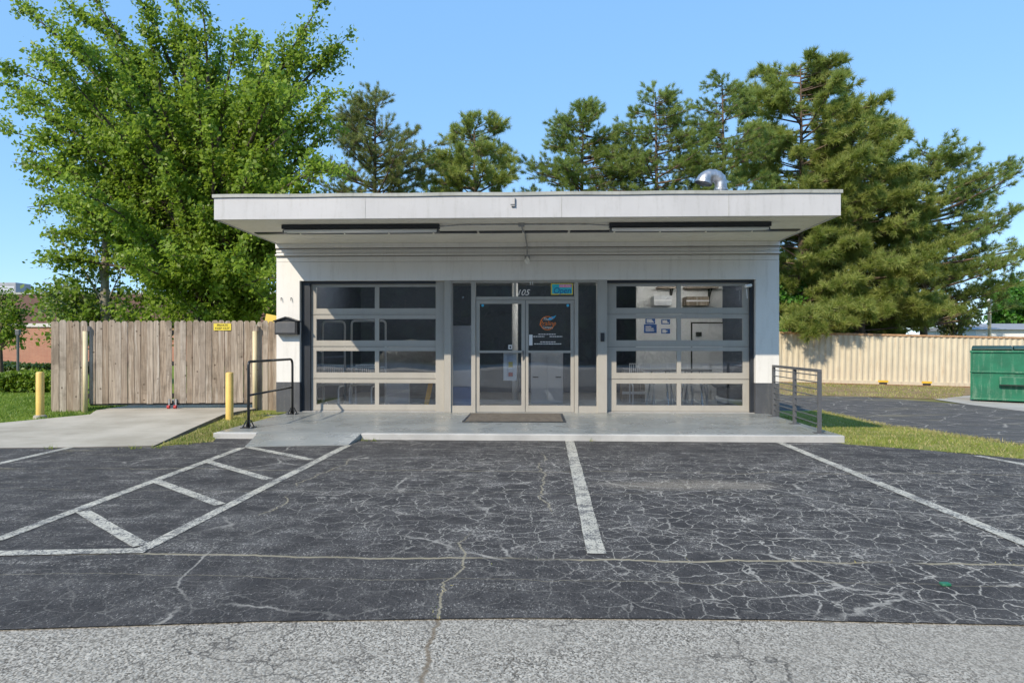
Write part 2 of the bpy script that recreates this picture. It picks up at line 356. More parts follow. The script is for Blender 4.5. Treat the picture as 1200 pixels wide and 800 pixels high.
def m_apron():
    n = N('worn_pale_asphalt'); p = n.pos(); x, y, z = n.xyz(p)
    f = n.voro(n.pos((1, .75, 1)), 150, 'F1', 'Color'); g = n.xyz(f)[0]
    c = n.mix(g, (.085, .075, .06), (.56, .52, .445))
    c = n.mix(n.rng(n.noise(p, 1.6, 6, .6), .35, .65), c, n.mix(.5, c, (.31, .285, .24)))
    c = n.mix(n.math('MULTIPLY', n.rng(n.noise(p, 2.8, 6, .75), .58, .74), .6), c, (.07, .064, .056))
    wob = n.vadd(p, n.vscale(n.vadd(n.noise(p, 3, 5, .6, True), (.5, .5, .5), 'SUBTRACT'), .4))
    cr = n.math('MULTIPLY', n.rng(n.math('DIVIDE', n.voro(wob, 2.2), 2.2), 0, .010, 1, 0), n.rng(n.noise(p, 1.2, 2), .42, .55))
    c = n.mix(n.math('MULTIPLY', cr, .75), c, (.06, .055, .05))
    wn2 = n.noise(n.pos((.2, 1.1, 1)), 1.0, 5, .65)
    c = n.mix(n.math('MULTIPLY', seam(n, x, -.47, wn2, .4, .003, .018), .75), c, (.17, .13, .085))
    h = n.math('ADD', g, n.noise(p, 60, 3))
    return n.done(n.bsdf(c, .9, normal=n.bump(h, .7, .008), spec=.2))
M['apron'] = m_apron()
def m_stripe():
    n = N('worn_line_paint'); p = n.pos(); fine = n.noise(p, 70, 3, .7)
    fine = n.noise(n.pos((1, .6, 1)), 85, 4, .8); wear = n.math('ADD', n.math('MULTIPLY', fine, .6), n.math('MULTIPLY', n.noise(p, 6, 5, .7), .4))
    c = n.mix(n.rng(n.noise(p, 3, 4), .3, .7), (.50, .47, .385), (.63, .60, .51))
    wob = n.vadd(p, n.vscale(n.vadd(n.noise(p, 4, 4, .6, True), (.5, .5, .5), 'SUBTRACT'), .4))
    cr = n.rng(n.math('DIVIDE', n.voro(wob, 3.5), 3.5), 0, .012, .8, 0)
    c = n.mix(n.math('MAXIMUM', n.rng(wear, .475, .56), cr), c, (.10, .098, .095))
    return n.done(n.bsdf(c, .7, normal=n.bump(n.noise(p, 140, 3, .7), .7, .006)))
M['stripe'] = m_stripe()
def m_conc(name, a, b, stain, rough=.8, gloss=False):
    n = N(name); p = n.pos()
    c = n.mix(n.rng(n.noise(p, 1.0, 6, .6), .32, .68), a, b)
    c = n.mix(n.math('MULTIPLY', n.rng(n.noise(n.pos((.7, 2.2, 1)), 1.3, 6, .7), .5, .7), .5), c, stain)
    c = n.mix(n.math('MULTIPLY', n.rng(n.noise(p, 40, 4, .7), .55, .75), .25), c, tuple(x*.5 for x in a))
    r = n.rng(n.noise(p, 2.5, 4), .3, .7, rough-.12, rough+.12) if gloss else rough
    return n.done(n.bsdf(c, r, normal=n.bump(n.noise(p, 90, 4), .25, .005)))
M['concrete'] = m_conc('driveway_concrete', (.35, .315, .25), (.475, .435, .36), (.25, .22, .17))
M['slab'] = m_conc('grey_floor_paint', (.215, .23, .225), (.275, .29, .28), (.33, .335, .32), .34, True)
M['slabedge'] = m_conc('white_edge_paint', (.36, .36, .35), (.50, .50, .48), (.2, .19, .17), .7)
M['padconc'] = m_conc('pad_concrete', (.36, .33, .29), (.44, .42, .38), (.28, .25, .2))
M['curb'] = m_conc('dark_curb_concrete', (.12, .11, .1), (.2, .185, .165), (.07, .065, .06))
def m_wood():
    n = N('weathered_fence_wood'); r = n.island()
    off = n.n('ShaderNodeCombineXYZ'); n.put(off.inputs[0], n.math('MULTIPLY', r, 50)); n.put(off.inputs[2], n.math('MULTIPLY', r, 31))
    q = n.vadd(n.pos(), off.outputs[0]); mp = n.n('ShaderNodeMapping'); n.put(mp.inputs[0], q); mp.inputs['Scale'].default_value = (22, 4, 1.1)
    g = n.noise(mp.outputs[0], 1.3, 7, .65, dist=1.2)
    c = n.mix(n.rng(g, .28, .72), (.12, .085, .058), (.48, .40, .315))
    c = n.mix(n.math('MULTIPLY', n.rng(r, 0, 1, 0, .6, False), 1.0), c, n.mix(n.math('FRACT', n.math('MULTIPLY', r, 7.7)), (.20, .145, .10), (.46, .43, .39)))
    c = n.mix(n.math('MULTIPLY', n.rng(n.noise(q, 1.6, 5, .7), .48, .68), .65), c, (.13, .105, .08))
    c = n.mix(n.math('MULTIPLY', n.rng(n.noise(mp.outputs[0], .5, 6, .75), .52, .66), .55), c, (.55, .51, .45))
    kn = n.voro(n.vadd(q, n.vscale(n.noise(q, 5, 2, .5, True), .05)), 5.5, 'F1')
    c = n.mix(n.rng(kn, .06, .13, .8, 0), c, (.06, .042, .03))
    return n.done(n.bsdf(c, .85, normal=n.bump(g, .5, .006), spec=.2))
M['wood'] = m_wood()
def m_brick():
    n = N('red_brick'); b = n.n('ShaderNodeTexBrick'); mp = n.n('ShaderNodeMapping'); mp.inputs['Rotation'].default_value = (R(-90), 0, 0)
    n.put(mp.inputs[0], n.pos()); n.put(b.inputs[0], mp.outputs[0])
    b.inputs['Scale'].default_value = 1; b.inputs['Brick Width'].default_value = .22; b.inputs['Row Height'].default_value = .075; b.inputs['Mortar Size'].default_value = .008
    n.put(b.inputs[1], (.36, .13, .075)); n.put(b.inputs[2], (.44, .19, .11)); n.put(b.inputs[3], (.42, .34, .27))
    c = n.mix(n.math('MULTIPLY', n.noise(n.pos(), .8, 5), .35), b.outputs[0], (.22, .09, .06))
    return n.done(n.bsdf(c, .85))
M['brick'] = m_brick(); M['brickdark'] = paint('dark_brick_band', (.14, .075, .065), .8, .15, 2)

# ------------------------------------------------------------------ ground sheets
def sheet(name, poly, zoff, m, step=None):
    bm = bmesh.new(); bm.faces.new([bm.verts.new((x, y, 0)) for x, y in poly])
    xs = [-4, 0, 4]; ys = [8.8, 9, 12, 14, 33]
    if step:
        a = [p[0] for p in poly]; b = [p[1] for p in poly]
        xs += list(np.arange(min(a), max(a), step)); ys += list(np.arange(min(b), max(b), step))
    for co, no in [((x,0,0),(1,0,0)) for x in xs]+[((0,y,0),(0,1,0)) for y in ys]:
        bmesh.ops.bisect_plane(bm, geom=bm.verts[:]+bm.edges[:]+bm.faces[:], plane_co=co, plane_no=no)
    for v in bm.verts: v.co.z = gz(v.co.x, v.co.y)+zoff
    bmesh.ops.recalc_face_normals(bm, faces=bm.faces)
    for f in bm.faces:
        if f.normal.z < 0: f.normal_flip()
    me = bpy.data.meshes.new(name); bm.to_mesh(me); bm.free()
    return link(name, me, m, None, Vector((0,0,0)))
def wob_poly(pts, amp, n):           # ragged edge for organic borders
    out = []
    for i, p in enumerate(pts):
        q = pts[(i+1) % len(pts)]; L = math.dist(p, q); k = max(1, int(L/n))
        for j in range(k):
            t = j/k; a = amp if 0 < j else 0
            out.append((p[0]+(q[0]-p[0])*t+random.uniform(-a, a), p[1]+(q[1]-p[1])*t+random.uniform(-a, a)))
    return out
gxs = [-400, -120, -60, -30, -4, 0, 4]+list(range(6, 42, 2))+[60, 120, 400]
gys = [-300, -100, -30, 0, 5, 8.8, 9, 12, 14]+list(range(16, 34, 2))+[33, 36, 60, 150, 600]
gys = sorted(set(gys)); mb = MB()
for y in gys:
    for x in gxs: mb.v.append((x, y, gz(x, y)-.012))
for j in range(len(gys)-1):
    for i in range(len(gxs)-1):
        a = j*len(gxs)+i; mb.f.append((a, a+1, a+1+len(gxs), a+len(gxs)))
structure(mb.build('ground', M['ground']))
# parking lot in dark sealer, its right rear border along the grass
P_lot = [(-40, G(0, 738)[1]-.35), G(0, 738), G(300, 729), G(600, 725), G(900, 727), G(1200, 733), (40, G(1200, 733)[1]-.5),
         (40, 6.0), G(1200, 538), G(1085, 527.5), G(990, 520.5), (4.30, 9.02), (-4.6, 9.02), G(250, 517), G(180, 524), G(0, 525.5), (-40, 8.2)]
structure(sheet('parking_lot', P_lot, .004, M['asphalt']))
structure(sheet('road', [(-60, -12), (60, -12), (60, 3.4), (-60, 3.4)], -.004, M['apron']))
structure(sheet('far_pavement', [(-60, -24), (60, -24), (60, -12.02), (-60, -12.02)], -.004, M['padconc']))
structure(sheet('back_lane', wob_poly([G(1039, 499), G(1067, 503), G(1120, 511), G(1200, 523), (30, 7.6), (40, 20), G(1200, 481), G(1138, 474), G(1024, 465.5), G(913, 463), (5.5, 24), (5.6, 17.5), G(960, 481)], .05, .6), .006, M['asphalt_back'], 2))
structure(sheet('right_lawn', wob_poly([(4.2, 9.02), G(990, 520.5), G(1085, 527.5), G(1200, 538), (40, 6.0), (40, 7.2), (30, 7.6), G(1200, 523), G(1120, 511), G(1067, 503), G(1039, 499), G(960, 481), (5.6, 17.5), (4.2, 17.5)], .03, .4), .004, M['lawn'], 1))
structure(sheet('concrete_pad', [G(1095, 468), G(1140, 463), (30, 24), (30, 19), G(1200, 482), G(1138, 474.5)], .010, M['padconc'], 2))
structure(sheet('dirt_verge', wob_poly([G(905, 462.5), G(1024, 465), G(1110, 468), G(1140, 462), (34, 30), (34, 36), (8, 36), (8, 26)], .12, .8), .002, M['dirt'], 2))
structure(sheet('clay_bank', wob_poly([(9, 29.6), (13, 29.6), (17, 29.9), (20, 30.2), (24, 30), (24, 31.5), (9, 31.5)], .25, .7), .008, M['redsoil'], 2))
structure(sheet('green_lawn', [(-60, 8.3), G(0, 525.5)[0:1]+(9.0,), (-7, 9.3), (-7.5, 40), (-60, 40)], .002, M['lawn_lush'], 2))
structure(sheet('grass_strip', wob_poly([G(180, 524), G(250, 517), (-4.55, 9.02), (-4.72, 12.6), (-5.6, 12.6), G(262, 489)], .03, .3), .002, M['lawn'], .5))
# the raised concrete driveway
def drive():
    FL = [(-30, 8.5), G(0, 525.5), G(100, 524.5), G(180, 523)]
    RL = [G(180, 523), G(225, 505), G(262, 489.5), (-5.35, 12.0), (-5.3, 14.5)]
    LL = [(-30, 10.4), G(0, 499), (-7.9, 11.0), (-8.2, 11.6), (-8.2, 14.5)]
    def zt(x, y): return .012+.125*max(0, min(1, (y-8.35)/3.0))
    poly = FL+RL[1:]+LL[::-1]
    bm = bmesh.new(); top = bm.faces.new([bm.verts.new((x, y, 1)) for x, y in poly])
    for y in (8.35, 9.5, 11.35): bmesh.ops.bisect_plane(bm, geom=bm.verts[:]+bm.edges[:]+bm.faces[:], plane_co=(0,y,0), plane_no=(0,1,0))
    ex = bmesh.ops.extrude_face_region(bm, geom=bm.faces[:])
    low = [g for g in ex['geom'] if isinstance(g, bmesh.types.BMVert)]
    for v in bm.verts: v.co.z = zt(v.co.x, v.co.y)
    for v in low: v.co.z = gz(v.co.x, v.co.y)-.1
    bmesh.ops.recalc_face_normals(bm, faces=bm.faces)
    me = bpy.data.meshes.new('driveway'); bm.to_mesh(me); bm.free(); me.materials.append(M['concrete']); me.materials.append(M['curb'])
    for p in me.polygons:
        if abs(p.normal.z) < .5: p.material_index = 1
    o = bpy.data.objects.new('driveway', me); COL.objects.link(o); structure(o)
drive()
# painted lines
def stripe(pts, w):
    pts = [Vector((*p, 0)) for p in pts]; d = (pts[-1]-pts[0]).normalized(); r = Vector((-d.y, d.x, 0))*w/2
    L = (pts[-1]-pts[0]).length; k = max(2, int(L/.25)); a = []; b = []
    for i in range(k+1):
        p = pts[0].lerp(pts[-1], i/k); a.append((p+r*random.uniform(.93, 1.05))[:2]); b.append((p-r*random.uniform(.93, 1.05))[:2])
    structure(sheet('parking_stripe', a+b[::-1], .008+random.uniform(0, .0015), M['stripe']))
stripe([G(667, 516), G(699, 650)], .125)
stripe([G(913, 519), G(1245, 656)], .11)
stripe([G(1145, 534.5), G(1260, 556)], .11)
stripe([G(85, 524), G(-60, 557)], .10)
stripe([G(284, 525), G(-5, 634)], .10)
stripe([G(408, 522), G(168, 644)], .10)
stripe([G(172, 646), G(-80, 651)], .10)
for a, b in (((289, 524), (364, 539)), ((243, 541), (315, 562)), ((183, 564), (258, 592)), ((97, 600), (165, 640))): stripe([G(*a), G(*b)], .10)

# entry slab and ramp
SX0, SX1, SY0, SY1, SZ = -4.62, 4.345, 8.98, 11.90, .09
mb = MB(); mb.box(SX0, SX1, SY0+.07, SY1, -.4, SZ); structure(mb.build('entry_slab', M['slab'], bevel=.01))
mb = MB(); mb.box(SX0-.01, XF(303, 9)-.02, SY0, SY0+.07, -.1, SZ-.003); structure(mb.build('slab_curb', M['slabedge'], bevel=.012))
mb = MB(); mb.box(XF(420, 9)+.04, SX1+.01, SY0, SY0+.07, -.1, SZ-.003); structure(mb.build('slab_curb', M['slabedge'], bevel=.012))
a, b = G(287, 524), G(408, 522)
mb = MB(); x0, x1 = XF(303, 9)-.02, XF(420, 9)+.04
mb.add([(a[0], a[1], .012), (b[0], b[1], .012), (x1, SY0+.075, SZ), (x0, SY0+.075, SZ), (a[0], a[1], -.05), (b[0], b[1], -.05), (x1, SY0+.075, -.05), (x0, SY0+.075, -.05)],
       [(0,1,2,3),(0,4,5,1),(1,5,6,2),(3,7,4,0),(2,6,7,3)])
structure(mb.build('entry_ramp', M['slab']))

# ------------------------------------------------------------------ the building
FY = 11.84; XL, XR = XF(324, FY), XF(913, FY)
ZSOF, ZTOP, CY = 3.28, 3.60, 9.49; BACK = 20.0
bld = thing('commercial_building', 'white flat roofed former garage with deep canopy and two glazed roll up doors', 'building', (0, FY, SZ))
zb = ZF(335, 447.5, FY)
x351, x886 = XF(351, FY), XF(885.5, FY); zhead = 2.575
mb = MB(); mb.box(XL, x351, FY, FY+.25, zb, zhead); mb.box(x886, XR, FY, FY+.25, zb, zhead)
mb.box(XL, XR, FY, FY+.25, zhead, 2.93); mb.box(XL, XR, FY+.0, FY+.25, 2.935, ZSOF)
mb.box(XL, XL+.2, FY+.25, BACK, zb, ZSOF); mb.box(XR-.2, XR, FY+.25, BACK, zb, ZSOF); mb.box(XL+.2, XR-.2, BACK-.2, BACK, zb, ZSOF)
mb.build('wall', M['white'], bld)
mb = MB(); mb.box(XL-.004, x351+.003, FY-.004, FY+.25, -.3, zb); mb.box(x886-.003, XR+.004, FY-.004, FY+.25, -.5, zb)
mb.box(XL-.004, XL+.2, FY+.25, BACK, -.3, zb); mb.box(XR-.2, XR+.004, FY+.25, BACK, -.6, zb); mb.box(XL+.2, XR-.2, BACK-.2, BACK+.004, -.6, zb)
mb.build('wall_base', M['basepaint'], bld)
mb = MB(); mb.box(XL-.012, XR+.012, FY-.045, FY-.001, 3.045, 3.075); mb.box(XL-.01, XR+.01, FY-.03, FY-.001, 3.19, ZSOF-.002)
mb.box(XL-.006, XR+.006, FY-.022, FY-.001, 3.115, 3.14)
mb.build('ledge_trim', M['white'], bld, bevel=.006)
mb = MB()
for z in (3.032, 3.178): mb.box(XL-.008, XR+.008, FY-.03, FY-.001, z, z+.012)
mb.build('ledge_shadow_strip', M['jointshade'], bld)  # solid brown joint strips; the shadow under each ledge is put into their colour
for (px, py) in ((330, 349), (341.5, 349)): MB().tube([(XF(px, FY), FY+.01, ZF(px, py, FY)), (XF(px, FY), FY-.03, ZF(px, py, FY)), (XF(px, FY)+.004, FY-.035, ZF(px, py+3.5, FY))], .008, 6).build('wall_hook', M['greymetal'], bld)
for sx_ in (-2.55, .42, 2.9):
    MB().box(sx_, sx_+.006, CY-.0035, CY-.001, ZSOF-.008, ZTOP-.004).build('fascia_seam', M['drip'], bld)
# roof
mb = MB(); mb.box(XL+.03, XR-.03, CY+.04, BACK, ZSOF+.06, ZTOP-.03); mb.build('roof', M['roofmem'], bld)
mb = MB(); mb.box(XL, XR, CY, CY+.035, ZSOF-.012, ZTOP); mb.box(XL, XL+.03, CY+.035, BACK, ZSOF-.012, ZTOP); mb.box(XR-.03, XR, CY+.035, BACK, ZSOF-.012, ZTOP)
mb.build('fascia', M['fascia'], bld, bevel=.004)
mb = MB(); k = 40
top = [(XL-.02+(XR-XL+.04)*i/k, ZTOP+.0+.003*math.sin(i*.9)) for i in range(k+1)]
mb.prism(top+[(x, z+.05) for x, z in top[::-1]], CY-.022, CY+.10)
mb.box(XL-.02, XL+.06, CY+.10, BACK, ZTOP, ZTOP+.05); mb.box(XR-.06, XR+.02, CY+.10, BACK, ZTOP, ZTOP+.05)
mb.build('drip_edge', M['drip'], bld)
mb = MB(); y = CY+.035; w = (FY-CY-.035)/14
for i in range(14): mb.box(XL+.03, XR-.03, y+i*w+.003, y+(i+1)*w-.003, ZSOF-.001 if i % 2 else ZSOF, ZSOF+.02)
mb.box(XL+.03, XR-.03, y, FY, ZSOF+.02, ZSOF+.05)
mb.build('soffit', M['soffit'], bld)
mb = MB(); vy = 10.62; k = 12; x0, x1 = XL+.1, XR-.1
for i in range(k): mb.box(x0+(x1-x0)*i/k+.02, x0+(x1-x0)*(i+1)/k-.02, vy, vy+.15, ZSOF-.018, ZSOF-.002)
mb.build('vent_strip', M['darktrim'], bld)
mb = MB(); hx = XF(601, CY); mb.box(hx-.035, hx+.035, CY-.006, CY-.001, 3.46, 3.47); mb.box(hx+.028, hx+.036, CY-.03, CY-.001, 3.43, 3.56); mb.box(hx-.02, hx+.03, CY-.025, CY-.001, 3.43, 3.44)
mb.build('fascia_bracket', M['greymetal'], bld)
# interior shell
mb = MB(); mb.box(XL+.2, XR-.2, FY+.05, BACK-.2, .02, .10); mb.build('interior_floor', M['infloor'], bld)
mb = MB(); mb.box(XL+.2, XR-.2, FY+.25, BACK-.2, 2.95, 3.0); mb.build('interior_ceiling', M['ceil'], bld)
mb = MB(); mb.box(XL+.201, XL+.22, FY+.25, BACK-.2, .10, 2.95); mb.box(XR-.22, XR-.201, FY+.25, BACK-.2, .10, 2.95); mb.box(XL+.22, XR-.22, 16.9, 17.0, .10, 2.95)
mb.build('interior_wall', M['navy'], bld)
pw = 14.6; mb = MB(); mb.box(XF(746, pw), XF(851, pw), pw, pw+.1, .10, 2.95); mb.build('partition_wall', M['inwhite'], bld)
mb = MB()
for i in range(12): mb.tube([(XF(852, pw)+i*.055, pw-.1+.03*(i % 2), .12), (XF(852, pw)+i*.055, pw-.1+.03*(i % 2), 2.9)], .04, 8)
tag(mb.build('curtain', M['darkcloth'], loc=(XF(860, pw), pw, .1)), 'dark curtain hanging beside the white interior wall, behind the right roll up door', 'curtain')
# posts, jambs, head
px_post = [(510.5, 520.5, 11.95, 12.10), (520.5, 528.5, FY-.002, 12.10), (700.5, 711.5, FY-.002, 12.10)]
for a, b, y0, y1 in px_post:
    mb = MB(); mb.box(XF(a, y0), XF(b, y0), y0, y1, SZ, zhead); mb.build('post', M['frame'], bld, bevel=.005)
mb = MB()
MB().box(x351+.001, XF(363.5, 11.93), 11.93, 12.2, .10, zhead-.001).build('door_jamb', M['darktrim'], bld)
MB().box(XF(879, 11.93), x886-.001, 11.93, 12.2, .10, zhead-.001).build('door_jamb', M['darktrim'], bld)
MB().box(XF(363.5, 11.93)+.002, XF(510.5, 11.93), 11.93, 12.2, 2.525, zhead-.002).build('door_head', M['darktrim'], bld); MB().box(XF(711.5, 11.93)+.002, XF(879, 11.93)-.002, 11.93, 12.2, 2.525, zhead-.002).build('door_head', M['darktrim'], bld)
# roll-up doors
GD = 11.99; gx0 = XF(711.2, GD); sc = 740/GD
def px2m(p): return p/sc*.998
st, g1, ms, g2 = px2m(11), px2m(70), px2m(5), px2m(71); gw = st*2+g1+ms+g2
mb = MB(); gz_ = .612
for i in range(4):
    z0 = .10+gz_*i+.003; z1 = .10+gz_*(i+1)-.003; a = .105+gz_*i+.118; b = a+.41
    mb.box(gx0, gx0+gw, GD, GD+.045, z0, a); mb.box(gx0, gx0+gw, GD, GD+.045, b, z1)
    for xa, xb in ((0, st), (st+g1, st+g1+ms), (gw-st, gw)): mb.box(gx0+xa, gx0+xb, GD+.0005, GD+.0445, a, b)
    mb.box(gx0+.01, gx0+gw-.01, GD-.008, GD, z0+.012, z0+.02)
mb.box(gx0, gx0+gw, GD+.012, GD+.03, .10, 2.54)if False else None
mb.box(gx0, gx0+gw, GD-.004, GD+.05, .092, .104)
gd = mb.build('garage_door', M['frame'], bld)
for i in range(4):
    a = .105+gz_*i+.118; b = a+.41
    for xa, xb in ((st, st+g1), (st+g1+ms, gw-st)):
        mb = MB(); mb.box(gx0+xa, gx0+xb, GD+.02, GD+.026, a, b); mb.build('window_pane', M['glass'], gd)
g2o = gd.copy(); COL.objects.link(g2o); g2o.parent = bld; g2o.location.x += XF(360, GD)-gx0
for k in [o for o in bpy.data.objects if o.parent == gd]:
    c = k.copy(); COL.objects.link(c); c.parent = g2o
# storefront
ya, yb, yg = 11.87, 11.96, 11.92
X = lambda p: XF(p, ya)
zt, zh0, zh1, zs = 2.53, 2.262, 2.205, .215
mb = MB()
mb.box(X(528.5), X(700.5), ya, yb, zt, zhead-.002)
mb.box(X(528.5), X(530.2), ya, yb, .09, zt); mb.box(X(699.2), X(700.5), ya, yb, .09, zt)
mb.box(X(552.3), X(557.3), ya-.015, yb, .09, zt); mb.box(X(673.2), X(677.6), ya-.015, yb, .09, zt)
mb.box(X(557.3), X(673.2), ya, yb, zh1, zh0+.005); mb.box(X(602.2), X(605), ya+.002, yb, zh0, zt)
mb.box(X(530.2), X(552.3), ya, yb, .09, zs); mb.box(X(677.6), X(699.2), ya, yb, .09, zs)
mb.build('storefront_frame', M['frame'], bld)
for a, b in ((530.2, 552.3), (677.6, 699.2)):
    mb = MB(); mb.box(X(a), X(b), yg, yg+.006, zs, zt); mb.build('sidelight_pane', M['glass'], bld)
for a, b in ((557.3, 602.2), (605, 673.2)):
    mb = MB(); mb.box(X(a), X(b), yg, yg+.006, zh0+.005, zt); mb.build('transom_pane', M['glass'], bld)
for s, (a, b, ga, gb) in enumerate(((557.8, 615.3, 562, 611), (616, 672.8, 619.3, 668.7))):
    mb = MB(); z0, z1, gz0, gz1 = .10, zh1-.006, .222, 2.135
    mb.box(X(a), X(ga), ya+.012, ya+.06, z0, z1); mb.box(X(gb), X(b), ya+.012, ya+.06, z0, z1)
    mb.box(X(ga), X(gb), ya+.0125, ya+.0595, z0, gz0); mb.box(X(ga), X(gb), ya+.0125, ya+.0595, gz1, z1)
    d = mb.build('entrance_door', M['frame'], bld, bevel=.003)
    mb = MB(); mb.box(X(ga), X(gb), ya+.032, ya+.038, gz0, gz1); mb.build('glass_pane', M['glass'], d)
    zp = ZF(600, 412, ya); mb = MB(); mb.box(X(ga)-.01, X(gb)+.01, ya-.03, ya-.008, zp-.022, zp+.022); mb.box(X(ga)+.02, X(ga)+.05, ya-.008, ya+.014, zp-.02, zp+.02) if s else None
    mb.build('push_bar', M['frame'], d, bevel=.004)
    if s == 0:
        mb = MB(); hx_ = X(613); mb.box(hx_-.012, hx_+.012, ya+.0, ya+.012, zp-.16, zp+.02); mb.tube([(hx_, ya+.005, zp-.1), (hx_, ya-.035, zp-.1), (hx_, ya-.035, zp+.0)], .009, 8)
        mb.build('handle', M['greymetal'], d)
        mb = MB(); lx, lz = X(598), ZF(598, 406.5, ya); mb.box(lx-.035, lx+.035, ya-.006, ya+.012, lz-.04, lz+.04); mb.build('lock_plate', M['inwhite'], d)
        mb = MB(); mb.box(lx-.014, lx+.014, ya-.012, ya-.006, lz-.022, lz+.018); mb.build('keyhole_cover', M['ink'], d)
num = text_mesh('house_number', '105', .155, M['inwhite'], bld, (X(612.5), ya-.02, ZF(612, 343, ya)), .35, .23)
nx, nz = X(622), ZF(622, 332, ya)
for dx in (-.015, .03): MB().box(nx+dx, nx+dx+.012, ya-.005, yg, nz-.03, nz+.03).build('sticker', M['paperwhite'], bld)
mb = MB(); bx, bz = XF(706, FY), ZF(706, 395, FY); mb.box(bx-.035, bx+.035, FY-.03, FY-.002, bz-.08, bz+.08)
tag(mb.build('keypad', M['blackmetal'], loc=(bx, FY, bz), bevel=.006), 'small black keypad box on the beige post right of the doors', 'keypad')

# door vinyl: round orange logo, white hours lines, left blue dots
dr = [o for o in bpy.data.objects if o.name.startswith('entrance_door')][-1]; yv = ya+.027
lx, lz = X(641.5), ZF(641, 378.5, ya); mb = MB(); ring = []
for k in range(33):
    t = R(40+300*k/32); ring.append((lx+.128*math.cos(t), yv, lz+.125*math.sin(t)))
mb.tube(ring, .0085, 6); mb.build('logo_ring', M['orange'], dr)
text_mesh('logo_lettering', 'Praline', .13, M['orange'], dr, (lx+.0, yv, lz-.005), .25, .31)
text_mesh('logo_lettering', 'The', .07, M['paperwhite'], dr, (lx-.03, yv, lz+.075), .25, .10)
text_mesh('logo_lettering', 'Company', .06, M['paperwhite'], dr, (lx+.01, yv, lz-.078), .1, .2)
mb = MB(); mb.prism([(lx+.07+.05*math.cos(t)+.03*math.sin(t), lz+.09+.035*math.sin(t)) for t in np.linspace(0, 6.0, 14)], yv-.002, yv+.002)
mb.prism([(lx+.1, lz+.12), (lx+.17, lz+.15), (lx+.13, lz+.095)], yv-.002, yv+.002); mb.build('logo_splash', M['cyan'], dr)
for px0, px1, py in ((631, 652, 391.5), (625, 638, 394.2), (644, 659, 394.2), (633, 651, 400.5), (626, 658, 402.8)):
    x = X(px0); mb = MB()
    while x < X(px1)-.01:
        w = random.uniform(.012, .05); mb.box(x, min(x+w, X(px1)), yv, yv+.003, ZF(640, py, ya)-.008, ZF(640, py, ya)+.008); x += w+.009
    mb.build('hours_lettering', M['paperwhite'], dr)
mb = MB(); mb.box(X(620), X(624), yv, yv+.003, ZF(620, 404.5, ya), ZF(620, 392, ya)); mb.build('notice_card', M['paperwhite'], dr)
for px, d in ((565.5, [o for o in bpy.data.objects if o.name.startswith('entrance_door')][0]), (665.5, dr)):
    mb = MB(); mb.tube([(X(px), yv-.001, ZF(px, 357.7, ya)), (X(px), yv+.004, ZF(px, 357.7, ya))], .026, 16); mb.build('round_sticker', M['cyan'], d)

# open sign in the transom
sx, sz = X(658.5), ZF(658, 338.6, ya); sg = thing('shop_sign', 'small cyan and pink open sign with yellow border in the transom window', 'sign', (sx, ya, sz))
mb = MB(); mb.box(sx-.205, sx+.205, ya-.006, ya+.02, sz-.105, sz+.105); mb.build('border', M['signyellow'], sg)
mb = MB(); mb.box(sx-.185, sx+.185, ya-.010, ya-.006, sz-.088, sz+.088); mb.build('panel', M['signcyan'], sg)
mb = MB(); mb.box(sx-.05, sx+.175, ya-.013, ya-.010, sz+.03, sz+.083); mb.build('banner', M['pink'], sg)
text_mesh('lettering', 'WE ARE', .055, M['paperwhite'], sg, (sx+.062, ya-.014, sz+.056), 0, .2)
text_mesh('lettering', 'Open', .16, M['blue'], sg, (sx+.0, ya-.012, sz-.035), .2, .32)

# ------------------------------------------------------------------ things fixed to the building
def strip_light(px0, px1, py, label):
    Y = 10.0; x0, x1 = XF(px0, Y), XF(px1, Y); c = (x0+x1)/2
    t = thing('strip_light', label, 'ceiling light', (c, Y, ZSOF), 'strip lights under the canopy')
    mb = MB(); mb.box(x0, x1, Y-.05, Y+.08, ZSOF-.072, ZSOF-.006); mb.build('housing', M['darktrim'], t, bevel=.006)
    for dy in (-.02, .05):
        mb = MB(); mb.tube([(x0+.04, Y+dy, ZSOF-.104), (x1-.04, Y+dy, ZSOF-.104)], .024, 12); mb.build('tube', M['tube'], t, smooth=True)
    for x in (x0+.01, x1-.05):
        mb = MB(); mb.box(x, x+.04, Y-.02, Y+.12, ZSOF-.135, ZSOF-.085); mb.build('lamp_holder', M['greymetal'], t)
strip_light(331, 515, 262, 'long strip light under the left half of the canopy')
strip_light(714, 903, 259, 'long strip light under the right half of the canopy')
cx = XF(611, 10.0); ct = thing('conduit', 'thin grey cable run between the two strip lights and down to the bulb', 'cable', (cx, 10.0, ZSOF))
mb = MB(); mb.tube([(XF(515, 10), 10.0, ZSOF-.04), (XF(540, 10), 10.0, ZSOF-.016), (XF(600, 10), 10.0, ZSOF-.014), (XF(690, 10), 10.0, ZSOF-.02), (XF(714, 10), 10.0, ZSOF-.04)], .011, 8)
mb.tube([(cx, 10.0, ZSOF-.014), (cx+.01, 10.5, ZSOF-.018), (cx+.05, 10.8, ZSOF-.02), (cx+.06, 11.7, ZSOF-.02), (cx+.07, FY-.045, ZSOF-.04), (cx+.075, FY-.05, 3.0)], .011, 8)
mb.build('cable', M['galv'], ct); mb = MB(); mb.box(cx-.05, cx+.05, 9.95, 10.05, ZSOF-.045, ZSOF-.003); mb.build('junction_box', M['galv'], ct, bevel=.004)
bx, bz = cx+.075, 2.955
lt = thing('wall_bulb', 'small round bulb light on the header above the entrance doors', 'light', (bx, FY, bz))
mb = MB(); mb.box(bx-.05, bx+.05, FY-.035, FY-.001, bz+.0, bz+.10); mb.build('mount', M['galv'], lt, bevel=.005)
